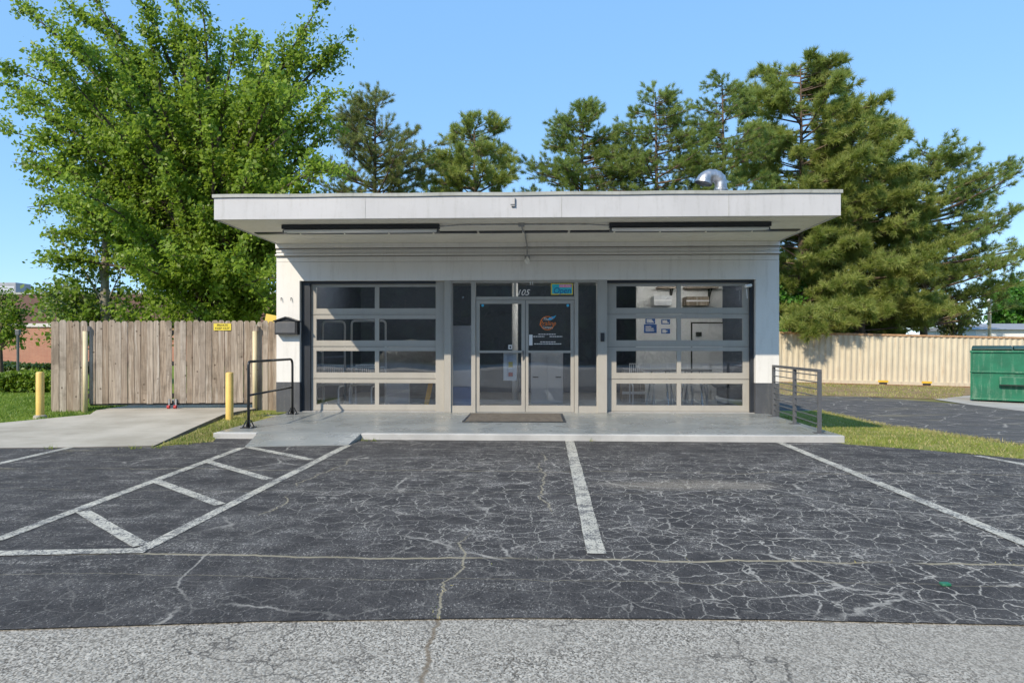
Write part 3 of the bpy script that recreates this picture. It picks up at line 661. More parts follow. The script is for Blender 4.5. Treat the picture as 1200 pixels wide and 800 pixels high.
mb = MB(); mb.lathe([(.001, -.06), (.03, -.052), (.046, -.03), (.05, 0), (.042, .03), (.022, .05), (.02, .075)], 20, (bx, FY-.075, bz-.03)); mb.build('bulb', M['tube'], lt, smooth=True)
# mailbox
mx, my, mz = XF(335.7, 11.72), FY, ZF(335, 392, 11.72); h = .30; w = .225
mt = thing('mailbox', 'black peaked wall mailbox on the left white pier', 'mailbox', (mx, my, mz))
mb = MB(); mb.prism([(mx-w+.01, mz), (mx+w-.01, mz), (mx+w-.01, mz+.25), (mx, mz+.315), (mx-w+.01, mz+.25)], FY-.15, FY-.002); mb.build('box_body', M['blackmetal'], mt, bevel=.005)
mb = MB(); mb.prism([(mx-w-.01, mz+.24), (mx, mz+.315), (mx+w+.01, mz+.24), (mx+w+.01, mz+.258), (mx, mz+.338), (mx-w-.01, mz+.258)], FY-.185, FY-.001); mb.build('lid', M['blackmetal'], mt)
mb = MB(); mb.box(mx-w+.03, mx+w-.05, FY-.158, FY-.15, mz+.03, mz+.235); mb.build('front_panel', M['greymetal'], mt, bevel=.004)
# security camera at the top of the right jamb
vx, vz = XF(877, 11.8), ZF(877, 337, 11.8); ct = thing('security_camera', 'small white camera bracket at the top right corner of the right roll up door', 'camera', (vx, 11.85, vz))
mb = MB(); mb.tube([(vx+.06, 11.93, vz+.04), (vx+.02, 11.86, vz+.05), (vx-.02, 11.80, vz+.04)], .013, 8); mb.tube([(vx-.03, 11.82, vz-.02), (vx-.02, 11.80, vz-.20)], .008, 6); mb.build('bracket', M['paperwhite'], ct)
mb = MB(); mb.tube([(vx+.05, 11.80, vz+.045), (vx-.07, 11.74, vz+.02)], .03, 14); mb.build('camera_body', M['paperwhite'], ct, bevel=.005)
# gooseneck roof vent
gy = 13.0; gx = XF(834, gy); gzc = ZF(834, 213, gy); vt = thing('roof_vent', 'shiny galvanised gooseneck vent pipe on the flat roof', 'vent', (XF(847, gy), gy, ZTOP-.03))
rr = .175; pts = [(gx+rr+.01, gy, ZTOP-.03), (gx+rr+.01, gy, gzc-.1)]+[(gx+rr*math.cos(t)+.01, gy, gzc-.05+rr*1.0*math.sin(t)) for t in np.linspace(0, math.pi*.94, 16)]
mb = MB(); rads = [.12]*2+[.12+.012*(1 if 2 <= i <= 9 and i % 2 else 0)+.05*max(0, i-8)/7 for i in range(16)]
mb.tube(pts, rads, 22, False); mb.build('pipe', M['galv'], vt, smooth=True)
e = Vector(pts[-1]); d = (e-Vector(pts[-2])).normalized(); mb = MB(); mb.tube([e-d*.03, e+d*.02], [.172, .174], 22, False); mb.tube([e-d*.03, e+d*.02], [.16, .16], 22, False); mb.build('rim', M['galv'], vt)
mb = MB(); mb.lathe([(.127, 0), (.138, .01), (.138, .05), (.124, .06)], 22, (gx+rr+.01, gy, gzc-.19)); mb.build('collar', M['galv'], vt)

# door mat
a, b = XF(543, 9.9), XF(663, 9.9); mt = thing('door_mat', 'brown ribbed door mat in front of the entrance doors', 'mat', ((a+b)/2, 11, SZ))
yA, yB = 10.35, 11.66; x0, x1 = XF(541.5, yA), XF(663.5, yA)
mb = MB(); mb.box(x0, x1, yA, yB, SZ+.002, SZ+.012); mb.build('backing', M['blackmetal'], mt, bevel=.003)
mb = MB()
for i in range(40): mb.box(x0+.05, x1-.05, yA+.05+i*(yB-yA-.1)/40, yA+.05+(i+.8)*(yB-yA-.1)/40, SZ+.012, SZ+.018)
mb.build('pile', M['rubbermat'], mt)

# railings
def arc(c, a, b, n=5): # quadratic corner
    c, a, b = Vector(c), Vector(a), Vector(b); return [((1-t)**2*a+2*t*(1-t)*c+t*t*b) for t in np.linspace(0, 1, n)]
rx0, ry0, rx1, ry1, rz = -4.36, 9.53, -4.42, 11.45, 1.10
rl = thing('handrail', 'black bent tube handrail with one mid rail left of the ramp', 'handrail', (rx0, 10.5, SZ))
mb = MB(); A, B = (rx0, ry0, rz), (rx1, ry1, rz); A2 = Vector(A); B2 = Vector(B); dr_ = (B2-A2).normalized()
mb.tube([(rx0, ry0, SZ)]+arc(A, A2-Vector((0,0,.06)), A2+dr_*.06)+arc(B, B2-dr_*.12, B2-Vector((0,0,.12)))+[(rx1, ry1, SZ)], .021, 12); mb.build('rail_frame', M['blackmetal'], rl, smooth=True)
mb = MB(); mb.tube([(rx0, ry0, .585), (rx1, ry1, .585)], .017, 10); mb.build('mid_rail', M['blackmetal'], rl, smooth=True)
for x, y in ((rx0, ry0), (rx1, ry1)):
    mb = MB(); mb.box(x-.09, x+.09, y-.09, y+.09, SZ, SZ+.012)
    for k in range(4): t = R(45+90*k); mb.bar((x+.03*math.cos(t), y+.03*math.sin(t), SZ+.12), (x+.085*math.cos(t), y+.085*math.sin(t), SZ+.012), .014, .014)
    f = mb.build('foot_plate', M['blackmetal'], rl)
    for sx_ in (-1, 1):
        for sy_ in (-1, 1): MB().tube([(x+sx_*.07, y+sy_*.07, SZ+.012), (x+sx_*.07, y+sy_*.07, SZ+.03)], .011, 6).build('anchor_bolt', M['galv'], f)
Rp = [(4.11, 9.22), (4.19, 10.28), (4.26, 11.35)]
rl = thing('railing', 'dark grey square post railing with thin horizontal rods on the right of the slab', 'railing', (4.19, 10.28, SZ))
for x, y in Rp:
    mb = MB(); mb.box(x-.024, x+.024, y-.024, y+.024, SZ+.01, .965); mb.build('post', M['greymetal'], rl, bevel=.003)
    mb = MB(); mb.box(x-.075, x+.075, y-.06, y+.06, SZ, SZ+.010); mb.build('foot_plate', M['greymetal'], rl)
mb = MB(); mb.bar((Rp[0][0]-.006, Rp[0][1]-.03, .985), (Rp[2][0]+.006, Rp[2][1]+.03, .985), .05, .04); mb.build('top_rail', M['greymetal'], rl, bevel=.003)
for k in range(8):
    z = .915-.1*k; mb = MB(); mb.tube([(Rp[0][0], Rp[0][1], z), (Rp[2][0], Rp[2][1], z)], .0085, 8); mb.build('rod', M['greymetal'], rl)

# ------------------------------------------------------------------ inside, seen through the glass
def notice(px, py, w, h, label):
    x, z = XF(px, pw), ZF(px, py, pw); t = thing('notice_sheet', label, 'notice', (x, pw, z), 'blue notices on the interior wall')
    mb = MB(); mb.box(x-w/2, x+w/2, pw-.012, pw-.003, z-h/2, z+h/2); mb.build('board', M['blue'], t)
    mb = MB()
    for i in range(3): mb.box(x-w*.38, x+w*random.uniform(0, .38), pw-.015, pw-.012, z+h*(.22-.22*i)-.012, z+h*(.22-.22*i)+.012)
    mb.build('lettering', M['paperwhite'], t)
notice(762, 376, .22, .13, 'upper left blue notice on the white interior wall'); notice(762, 385, .29, .2, 'largest blue notice, lower left on the white interior wall')
notice(780, 377, .2, .11, 'upper right blue notice on the white interior wall'); notice(780, 388, .2, .11, 'lower right blue notice on the white interior wall')
def lamp_mat():
    n = N('lit_tube'); e = n.n('ShaderNodeEmission'); n.put(e.inputs[0], (1, .97, .9)); e.inputs[1].default_value = 38; return n.done(e.outputs[0])
M['lit'] = lamp_mat()
def room_light(x, y, label):
    t = thing('room_light', label, 'ceiling light', (x, y, 2.95), 'lit tube lights inside')
    mb = MB(); mb.box(x-.62, x+.62, y-.08, y+.08, 2.88, 2.949); mb.build('housing', M['inwhite'], t)
    mb = MB(); mb.tube([(x-.58, y, 2.86), (x+.58, y, 2.86)], .022, 10); mb.build('tube', M['lit'], t)
room_light(XF(640, 13.4), 13.4, 'lit tube light inside seen through the right entrance door'); room_light(XF(800, 13.3), 13.0, 'lit tube light inside above the round tables'); room_light(XF(430, 13.6), 14.2, 'lit tube light inside above the white tube racks')
bt = thing('white_board', 'white panel with dark frame on the interior wall behind the right roll up door', 'board', (XF(828, pw), pw, 1.3))
x0, x1, z0, z1 = XF(811, pw), XF(848, pw), .3, ZF(828, 379, pw)
mb = MB(); mb.box(x0, x1, pw-.02, pw-.004, z0, z1); mb.build('panel', M['inwhite'], bt)
mb = MB(); mb.box(x0-.03, x0, pw-.03, pw-.004, z0, z1+.03); mb.box(x0, x1, pw-.03, pw-.004, z1, z1+.03); mb.build('frame', M['ink'], bt)
mb = MB(); mb.box(XF(815, pw), XF(821.5, pw), pw-.06, pw-.02, ZF(818, 394, pw), ZF(818, 389, pw)); mb.build('latch_box', M['ink'], bt)
def shelf(pxa, pxb, py, label):
    x0, x1, z = XF(pxa, pw), XF(pxb, pw), ZF((pxa+pxb)/2, py, pw); t = thing('wall_shelf', label, 'shelf', ((x0+x1)/2, pw, z), 'wooden shelves on the interior wall')
    mb = MB(); mb.box(x0, x1, pw-.28, pw-.003, z-.02, z+.02); mb.build('shelf_board', M['wood'], t)
    for x in (x0+.8*(x1-x0),): mb = MB(); mb.box(x-.02, x+.02, pw-.03, pw-.003, z-.34, z-.02); mb.bar((x, pw-.25, z-.025), (x, pw-.02, z-.25), .025, .02); mb.build('bracket', M['ink'], t)
shelf(768, 790, 338, 'short wooden shelf left on the interior wall'); shelf(800, 838, 338, 'long wooden shelf right on the interior wall')
def table(cx, cy, label):
    t = thing('bistro_table', label, 'table', (cx, cy, .1), 'tables behind the right roll up door')
    mb = MB(); mb.lathe([(.001, .72), (.36, .72), (.375, .735), (.36, .75), (.001, .75)], 28, (cx, cy, .1)); mb.build('table_top', M['darkcloth'], t, smooth=False)
    for k in range(4):
        a = R(20+90*k); mb = MB(); mb.tube([(cx+.2*math.cos(a), cy+.2*math.sin(a), .82), (cx+.33*math.cos(a), cy+.33*math.sin(a), .1)], .016, 8); mb.build('leg', M['chrome'], t)
table(XF(775, 13.1), 13.2, 'dark round table with chrome legs, left one behind the right roll up door'); table(XF(815, 13.1), 13.25, 'dark round table with chrome legs, right one behind the right roll up door')
ax, ay = XF(862, 12.9), 12.9; at = thing('tub_chair', 'grey tub chair with a white band behind the right roll up door', 'chair', (ax, ay, .1))
mb = MB(); mb.lathe([(.001, .02), (.33, .02), (.36, .1), (.37, .38), (.33, .42), (.001, .44)], 24, (ax, ay, .1)); mb.build('seat', M['greycloth'], at, smooth=True)
mb = MB(); mb.tube([(ax+.36*math.cos(t), ay+.36*math.sin(t), .62) for t in np.linspace(R(-40), R(220), 16)], .13, 10); mb.build('backrest', M['greycloth'], at, smooth=True)
mb = MB(); mb.tube([(ax+.385*math.cos(t), ay+.385*math.sin(t), .3+.06*math.sin(t)) for t in np.linspace(R(180), R(360), 16)], .05, 8); mb.build('band', M['paperwhite'], at, smooth=True)
cy_ = 13.6; x0, x1 = XF(622, cy_), XF(660, cy_); ct = thing('reception_cabinet', 'white two door cabinet standing inside behind the right entrance door', 'cabinet', ((x0+x1)/2, cy_, .1))
mb = MB(); mb.box(x0, x1, cy_, cy_+.55, .1, 1.22); mb.build('cabinet_body', M['appliance'], ct, bevel=.015)
for i in range(2):
    xa = x0+(x1-x0)*i/2; mb = MB(); mb.box(xa+.008, xa+(x1-x0)/2-.008, cy_-.02, cy_-.001, .16, 1.16); d = mb.build('cabinet_door', M['appliance'], ct, bevel=.006)
    xm = xa+(x1-x0)*(.15 if i == 0 else .35); mb = MB(); mb.box(xm-.06, xm+.06, cy_-.035, cy_-.02, .66, .685); mb.build('handle', M['ink'], d)
# leaflet holder behind the left leaf
lx, lz0, lz1 = X(597.5), ZF(597, 446, ya), ZF(597, 413.5, ya); lt = thing('leaflet_holder', 'narrow white framed holder with coloured leaflets behind the left entrance door glass', 'holder', (lx, ya+.06, lz0))
yy = ya+.075; mb = MB(); mb.box(lx-.125, lx-.06, yy, yy+.03, lz0, lz1); mb.box(lx+.06, lx+.125, yy, yy+.03, lz0, lz1); mb.box(lx-.06, lx+.06, yy, yy+.03, lz0, lz0+.07); mb.box(lx-.06, lx+.06, yy, yy+.03, lz1-.03, lz1); mb.build('frame', M['paperwhite'], lt)
mb = MB(); mb.box(lx-.06, lx+.06, yy+.02, yy+.03, lz0+.07, lz1-.03); mb.build('backing', M['greypanel'], lt)
for m, a, b in ((M['red'], .08, .15), (M['paperwhite'], .16, .25), (M['yard'], .25, .35)): mb = MB(); mb.box(lx-.03, lx+.05, yy+.008, yy+.02, lz0+a, lz0+b); mb.build('leaflet', m, lt)
# divider behind the left sidelight
dy = 12.4; x0, x1 = XF(520, dy), XF(553, dy); dt = thing('divider_panel', 'grey and blue divider panel standing behind the left sidelight', 'divider', ((x0+x1)/2, dy, .1))
mb = MB(); mb.box(x0, x1, dy, dy+.05, ZF(540, 453, dy), ZF(540, 381.5, dy)); mb.build('upper_panel', M['greypanel'], dt); mb = MB(); mb.box(x0, x1, dy-.004, dy+.05, .1, ZF(540, 453, dy)-.002); mb.build('lower_panel', M['bluepanel'], dt)
cx = XF(603.5, 14.5); mb = MB(); mb.tube([(cx, 14.5, .1), (cx, 14.5, 2.95)], .07, 16); tag(mb.build('column', M['inwhite'], loc=(cx, 14.5, .1), smooth=True), 'white round pipe column inside behind the left entrance door', 'column')
# white tubular racks and chairs behind the left roll-up door
def rack(pxa, pxb, y, ztop, label):
    x0, x1 = XF(pxa, y), XF(pxb, y); t = thing('garment_rack', label, 'rack', ((x0+x1)/2, y, .1), 'white tube racks behind the left roll up door')
    mb = MB(); mb.tube([(x0, y, .1)]+arc((x0, y, ztop), (x0, y, ztop-.08), (x0+.08, y, ztop))+arc((x1, y, ztop), (x1-.08, y, ztop), (x1, y, ztop-.08))+[(x1, y, .1)], .022, 10); mb.build('hoop', M['whitetube'], t, smooth=True)
    mb = MB(); mb.tube([(x0, y, .9), (x1, y, .9)], .016, 8); mb.build('crossbar', M['whitetube'], t)
    for x in (x0, x1): mb = MB(); mb.tube([(x, y-.25, .12), (x, y+.25, .12)], .02, 8); mb.build('foot', M['whitetube'], t)
rack(378, 404, 13.2, 1.85, 'narrow white tube rack, leftmost behind the left roll up door'); rack(412, 452, 13.0, 1.86, 'wide white tube rack nearer the entrance behind the left roll up door')
def tchair(px, y, label):
    x = XF(px, y); t = thing('tube_chair', label, 'chair', (x, y, .1), 'white tube chairs behind the left roll up door')
    for s in (-.22, .22): mb = MB(); mb.tube([(x+s, y-.22, .1), (x+s, y-.22, .48), (x+s, y-.16, .53), (x+s, y+.2, .53), (x+s, y+.24, .1)], .016, 8); mb.build('leg_frame', M['whitetube'], t)
    mb = MB(); mb.box(x-.22, x+.22, y-.2, y+.2, .545, .575); mb.build('seat', M['greycloth'], t, bevel=.01)
    mb = MB(); mb.tube([(x-.22, y+.2, .55), (x-.22, y+.24, .95), (x+.22, y+.24, .95), (x+.22, y+.2, .55)], .016, 8); mb.build('back_frame', M['whitetube'], t)
    mb = MB()
    for i in range(9): mb.tube([(x-.18+.045*i, y+.21, .6), (x-.18+.045*i, y+.24, .94)], .007, 6)
    mb.build('back_slats', M['whitetube'], t)
tchair(388, 12.6, 'white tube chair with slatted back, left one behind the left roll up door'); tchair(426, 12.65, 'white tube chair with slatted back, right one behind the left roll up door')
tchair_in = (('white tube chair left of the round tables behind the right roll up door', 752, 13.6), ('white tube chair between the round tables behind the right roll up door', 796, 13.7), ('white tube chair beside the grey tub chair behind the right roll up door', 838, 13.5))
for lab, px, y in tchair_in: tchair(px, y, lab)
def carton(px, y, w, h, z, m, label):
    x = XF(px, y); t = thing('carton', label, 'box', (x, y, z), 'boxes inside the shop'); mb = MB(); mb.box(x-w/2, x+w/2, y-.2, y+.2, z, z+h); mb.build('box', M[m], t, bevel=.006)
    mb = MB(); mb.box(x-w/2-.003, x+w/2+.003, y-.203, y-.2, z+h*.45, z+h*.6); mb.build('tape', M['paperwhite'], t)
carton(741, 14.2, .5, .4, .1, 'wood', 'brown carton on the floor left of the round tables'); carton(741, 14.2, .42, .34, .5, 'greycloth', 'grey box standing on the brown carton'); carton(775, 14.35, .4, .22, 2.24, 'appliance', 'pale box on the short interior shelf'); carton(815, 14.4, .5, .2, 2.24, 'wood', 'brown box on the long interior shelf'); carton(468, 13.8, .5, .5, .1, 'greypanel', 'grey box on the floor behind the left roll up door')
yx = XF(503, 12.25); mb = MB(); mb.bar((yx-.07, 12.2, .10), (yx+.06, 12.3, .80), .09, .03, (0,1,0)); tag(mb.build('leaning_board', M['yellowpl'], loc=(yx, 12.25, .1)), 'amber yellow board leaning inside the lower corner of the left roll up door', 'board')
pt = XF(482, 14.5); mb = MB(); mb.lathe([(.001, 0), (.9, 0), (.95, .7), (.6, 1.2), (.3, 1.35), (.001, 1.4)], 26, (pt, 14.6, .1)); tag(mb.build('covered_heap', M['greycloth'], loc=(pt, 14.6, .1), smooth=True), 'rounded grey covered heap deep inside behind the left roll up door', 'covered heap')

# ------------------------------------------------------------------ fence and gate
def fence_pt(px): t = (px-60)/(325-60); Y = 11.75+.40*t; return Vector((XF(px, Y), Y, 0))
FT = 1.825
def plank_panel(pxa, pxb, n, zbot, ztop_j=.014, off=0):
    mb = MB(); a, b = fence_pt(pxa), fence_pt(pxb); d = (b-a).normalized(); nn = Vector((-d.y, d.x, 0)); L = (b-a).length; w = L/n
    for i in range(n):
        p0 = a+d*(i*w+random.uniform(.0012, .005)); p1 = a+d*((i+1)*w-random.uniform(.0012, .005)); o = nn*random.uniform(-.011, .011)
        zt = FT+random.uniform(-ztop_j, ztop_j)*1.3; zb_ = zbot(i/n)+random.uniform(-.008, .008); c = .028; ln = random.uniform(-.004, .004)
        prof = [(p0, zb_), (p1, zb_), (p1+d*ln, zt-c*1.2), (p1-d*c+d*ln, zt), (p0+d*c+d*ln, zt), (p0+d*ln, zt-c*1.2)]
        vs = [(q+o+Vector((0,0,z))) for q, z in prof]+[(q+o+nn*.018+Vector((0,0,z))) for q, z in prof]
        mb.add(vs, [tuple(range(6)), tuple(range(11, 5, -1))]+[(k, k+6, (k+1)%6+6, (k+1)%6) for k in range(6)])
    return mb, a, b, nn
def panel(name, label, cat, pxa, pxb, n, zbot, group=None):
    mb, a, b, nn = plank_panel(pxa, pxb, n, zbot); t = thing(name, label, cat, ((a+b)/2)+Vector((0,0,.1)), group)
    mb.build('planks', M['wood'], t)
    for z in (.38, 1.0, 1.6):
        r = MB(); r.bar(a+nn*.05+Vector((0,0,z)), b+nn*.05+Vector((0,0,z)), .04, .09); r.build('rail', M['wood'], t)
    return t, a, b, nn
t, a, b, nn = panel('fence_panel', 'narrow weathered plank fence panel at the left end, left of the gate', 'fence', 61, 102, 5, lambda t: .07)
mb = MB(); mb.box(a.x-.05, a.x+.03, a.y+.04, a.y+.14, -.1, FT-.02); mb.build('end_post', M['wood'], t)
panel('fence_panel', 'short weathered plank fence panel between the gate and the white wall', 'fence', 301, 326.5, 4, lambda t: .06)
for i, (pa, pb, n, lab) in enumerate(((104.5, 201.8, 13, 'left leaf of the weathered plank gate'), (203.4, 300, 13, 'right leaf of the weathered plank gate carrying the yellow sign'))):
    t, a, b, nn = panel('plank_gate', lab, 'gate', pa, pb, n, lambda t: .235, 'plank gate leaves')
    mb = MB(); mb.bar(a+nn*.045+Vector((0,0,.235)), b+nn*.045+Vector((0,0,.235)), .04, .07); mb.build('bottom_rail', M['blackmetal'], t)
    wq = b if i == 0 else a; k = -1 if i == 0 else 1; d = (b-a).normalized(); c = wq+d*k*.05-nn*.04
    mb = MB(); mb.tube([c-d*.022+Vector((0,0,.168)), c+d*.022+Vector((0,0,.168))], 1*.036, 14); wh = mb.build('wheel', M['red'], t)
    mb = MB(); mb.bar(c+nn*.03+Vector((0,0,.168)), c+nn*.03+Vector((0,0,.32)), .03, .02); mb.build('caster_fork', M['galv'], wh)
gp = fence_pt(261); d = (fence_pt(300)-fence_pt(203)).normalized(); sz = ZF(261, 383, gp.y); nn = Vector((-d.y, d.x, 0)); ang = math.atan2(d.y, d.x)
st_ = thing('gate_sign', 'small yellow sign with black lettering on the right gate leaf', 'sign', gp+Vector((0,0,sz)))
mb = MB(); mb.bar(gp-d*.165-nn*.014+Vector((0,0,sz)), gp+d*.165-nn*.014+Vector((0,0,sz)), .006, .135); mb.build('plate', M['signyellow'], st_)
for body, dz, w in (('PRIVATE', .03, .2), ('KEEP OUT', -.03, .27)): text_mesh('lettering', body, .062, M['ink'], st_, gp-nn*.019+Vector((0,0,sz+dz)), 0, w, .001, (R(90), 0, ang))
p = fence_pt(312); z0 = ZF(312, 375.5, 12.6); mb = MB(); mb.bar((p.x-.22, 12.6, z0+.03), (p.x+.26, 12.6, z0-.06), .02, .22, (0,0,1)); mb.tube([(p.x, 12.6, .05), (p.x, 12.6, z0)], .02, 8)
tag(mb.build('yard_sign', M['yard'], loc=(p.x, 12.6, .05)), 'tilted yellow board showing above the fence beside the building', 'board')
for px, pt_, pb, lab in ((103, 388, 480, 'tall thin pale yellow pipe post at the left gate hinge'), (300.5, 388, 480, 'tall thin pale yellow pipe post at the right gate hinge')):
    p = fence_pt(px)-Vector((0, .07, 0)); zt = ZF(px, pt_, p.y); t = thing('gate_post', lab, 'post', (p.x, p.y, .08), 'pipe posts of the gate')
    mb = MB(); mb.tube([(p.x, p.y, -.05), (p.x, p.y, zt)], .042, 16); mb.build('pipe', M['palepost'], t, smooth=True)
    mb = MB(); mb.box(p.x-.05, p.x+.05, p.y-.02, p.y+.06, zt, zt+.10); mb.build('bracket', M['wood'], t)
def bollard(px, ptop, Y, z, label):
    x = XF(px, Y); zt = ZF(px, ptop, Y); t = thing('bollard', label, 'bollard', (x, Y, z), 'yellow bollards')
    mb = MB(); mb.lathe([(.063, -.15), (.063, zt-z-.02), (.055, zt-z-.006), (.03, zt-z), (.001, zt-z+.002)], 24, (x, Y, z)); mb.build('pipe', M['yellow'], t, smooth=True)
    mb = MB(); mb.lathe([(.11, -.05), (.10, .01), (.066, .022)], 18, (x, Y, z)); mb.build('footing', M['padconc'], t)
bollard(47, 435.5, 10.95, .095, 'yellow bollard on the lawn left of the fence'); bollard(269, 436, 10.75, .03, 'yellow bollard in the grass right of the driveway')
mb = MB(); a = Vector((XF(322, 11.6)-.02, 11.75, 0)); mb.box(-5.15, -4.66, 11.3, 11.9, -.02, .075); structure(mb.build('stepping_pad', M['concrete'], bevel=.02))

# ------------------------------------------------------------------ dumpster and container
dY = 20.9; dx0 = XF(1138, dY); dz = gz(dx0, dY)+.01; dw, dd, dh = 2.15, 1.6, 1.62
du = thing('dumpster', 'worn green steel dumpster with dark lid on the concrete pad', 'dumpster', (dx0, dY, dz)); du.rotation_euler.z = R(-35)
mb = MB(); mb.prism([(0,0),(1,0)], 0, 1) if False else None
yz = [(0, 0), (dd, 0), (dd, dh), (.0, dh-.12)]
def yzprism(mb, poly, x0, x1):
    n = len(poly); mb.add([(x0, y, z) for y, z in poly]+[(x1, y, z) for y, z in poly], [tuple(range(n)), tuple(range(2*n-1, n-1, -1))]+[(i, i+n, (i+1)%n+n, (i+1)%n) for i in range(n)])
W0 = Vector((dx0, dY, dz))
def dbuild(mb, name, m, bevel=0, parent=None):
    mb.v = [tuple(Vector(v)+W0) for v in mb.v]; return mb.build(name, m, parent or du, bevel=bevel)
mb = MB(); yzprism(mb, [(0, .05), (dd, .05), (dd, 1.72), (0, 1.62)], 0, dw); dbuild(mb, 'body', M['dump'], .01)
mb = MB()
for z, h in ((1.56, .07), (.92, .05), (.05, .06)): mb.box(-.03, dw+.03, -.045, -.002, z, z+h)
mb.box(-.02, .03, -.03, -.002, .11, 1.56); mb.box(dw-.03, dw+.02, -.03, -.002, .11, 1.56); dbuild(mb, 'rim', M['dump'], .006)
mb = MB()
for i in range(2): yzprism(mb, [(-.06, 1.66), (.0, 1.66), (dd+.02, 1.745), (dd+.02, 1.785), (.1, 1.72), (-.06, 1.69)], dw*i/2+.01, dw*(i+1)/2-.01)
dbuild(mb, 'lid', M['dumplid'], .01)
for sx_ in (0, 1):
    mb = MB(); xa = .72 if sx_ == 0 else dw-.3; mb.box(xa, xa+1.1 if sx_ == 0 else dw+.2, -.17, -.05, .56, .80) if sx_ == 0 else mb.box(dw+.002, dw+.14, .3, 1.3, .55, .8); dbuild(mb, 'fork_pocket', M['dump'], .01)
mb = MB(); mb.box(.72, 1.82, -.172, -.171, .57, .60) if False else mb.box(.74, 1.80, -.165, -.05, .535, .558); dbuild(mb, 'pocket_bottom', M['ink'])
for x in (.1, dw-.25):
    for y in (.1, dd-.2): mb = MB(); mb.box(x, x+.15, y, y+.1, 0, .05); dbuild(mb, 'skid', M['ink'])
# container
cY = 31.0; cc = XF(1060, cY); cL, cH = 12.19, 2.44; cz = gz(cc, cY)+.0
cn = thing('shipping_container', 'long cream corrugated shipping container behind the back lane', 'container', (cc, cY, cz)); cn.rotation_euler = (0, R(1.3), 0)
cW = Vector((cc, cY, cz))
def cbuild(mb, name, m, bevel=0):
    mb.v = [tuple(Vector(v)+cW) for v in mb.v]; return mb.build(name, m, cn, bevel=bevel)
def corr(x0, x1, y, z0, z1):
    p = .278; pts = []; x = x0
    while x < x1-.01:
        for dx, dy in ((0, 0), (.072, 0), (.140, .045), (.210, .045)): pts.append((min(x+dx, x1), y+dy))
        x += p
    pts.append((x1, y)); mb = MB(); n = len(pts)
    mb.add([(a, b, z0) for a, b in pts]+[(a, b, z1) for a, b in pts]+[(a, b+.004, z0) for a, b in pts]+[(a, b+.004, z1) for a, b in pts],
      [(i, i+1, i+1+n, i+n) for i in range(n-1)]+[(i+1+2*n, i+2*n, i+3*n, i+1+3*n) for i in range(n-1)]); return mb
h = cL/2
cbuild(corr(-h+.12, h-.12, 0, .16, cH-.1), 'side_wall', M['contain'])
mb = MB(); mb.box(-h, -h+.12, -.03, .12, .0, cH); mb.box(h-.12, h, -.03, .12, 0, cH); mb.box(-h, -h+.12, 2.3, 2.44, 0, cH); mb.box(h-.12, h, 2.3, 2.44, 0, cH); cbuild(mb, 'corner_post', M['contain'])
mb = MB(); mb.box(-h+.12, h-.12, -.03, .06, 0, .16); cbuild(mb, 'bottom_rail', M['contain'])
mb = MB(); mb.box(-h+.12, h-.12, -.03, .06, cH-.1, cH-.01); cbuild(mb, 'top_rail', M['rust'])
mb = MB(); mb.box(-h+.02, h-.02, .06, 2.4, cH-.06, cH-.02); mb.box(-h+.02, -h+.08, .12, 2.3, .1, cH-.06); mb.box(h-.08, h-.02, .12, 2.3, .1, cH-.06); mb.box(-h+.1, h-.1, 2.36, 2.4, .1, cH-.06); mb.box(-h+.1, h-.1, .1, 2.3, .1, .14); cbuild(mb, 'shell', M['contain'])
for x in (-1.03, 1.03):
    mb = MB(); mb.box(x-.24, x+.24, -.036, -.031, .1, .2); cbuild(mb, 'fork_pocket_plate', M['forky']); mb = MB(); mb.box(x-.19, x+.19, -.034, -.0305, -.02, .099); cbuild(mb, 'fork_pocket_opening', M['ink'])

# ------------------------------------------------------------------ far left: brick building, sign post
bY = 44; bx0, bx1 = -48, XF(335, bY); zt = ZF(50, 345, bY); zm = ZF(40, 383, bY)
bb = thing('brick_building', 'low red brick building with dark upper band far behind the hedges', 'building', ((bx0+bx1)/2, bY, 0))
mb = MB(); mb.box(bx0, bx1, bY, bY+15, -.2, zm); mb.build('wall', M['brick'], bb)
mb = MB(); mb.box(bx0-.02, bx1+.02, bY-.05, bY+15, zm+.25, zt); mb.build('upper_wall', M['brickdark'], bb)
mb = MB(); mb.box(bx0-.1, bx1+.1, bY-.12, bY+15, zm, zm+.25); mb.build('stone_band', M['curtainwhite'], bb)
mb = MB(); mb.box(bx0-.1, bx1+.1, bY-.1, bY+15.1, zt, zt+.15); mb.build('parapet_cap', M['drip'], bb)
uY = 48; ux = XF(9, uY); uz = zt+.1; un = thing('rooftop_unit', 'grey air conditioning unit on the roof of the brick building', 'rooftop unit', (ux, uY, uz))
mb = MB(); mb.box(ux-.75, ux+.65, uY, uY+1.5, uz, ZF(9, 331, uY)); mb.build('casing', M['greyroof'], un, bevel=.03)
mb = MB()
for i in range(6): mb.box(ux-.65, ux+.55, uY-.02, uY-.002, uz+.15+.13*i, uz+.22+.13*i)
mb.build('louvre', M['greypanel'], un)
sx = XF(21, 24); t = thing('sign_post', 'grey post with a small rounded head standing before the brick building', 'post', (sx, 24, .1))
mb = MB(); mb.tube([(sx, 24, 0), (sx, 24, ZF(21, 391, 24))], .045, 8); mb.build('pole', M['greymetal'], t); mb = MB(); mb.box(sx-.09, sx+.09, 23.95, 24.05, ZF(21, 393, 24), ZF(21, 386, 24)); mb.build('head', M['greymetal'], t, bevel=.03)
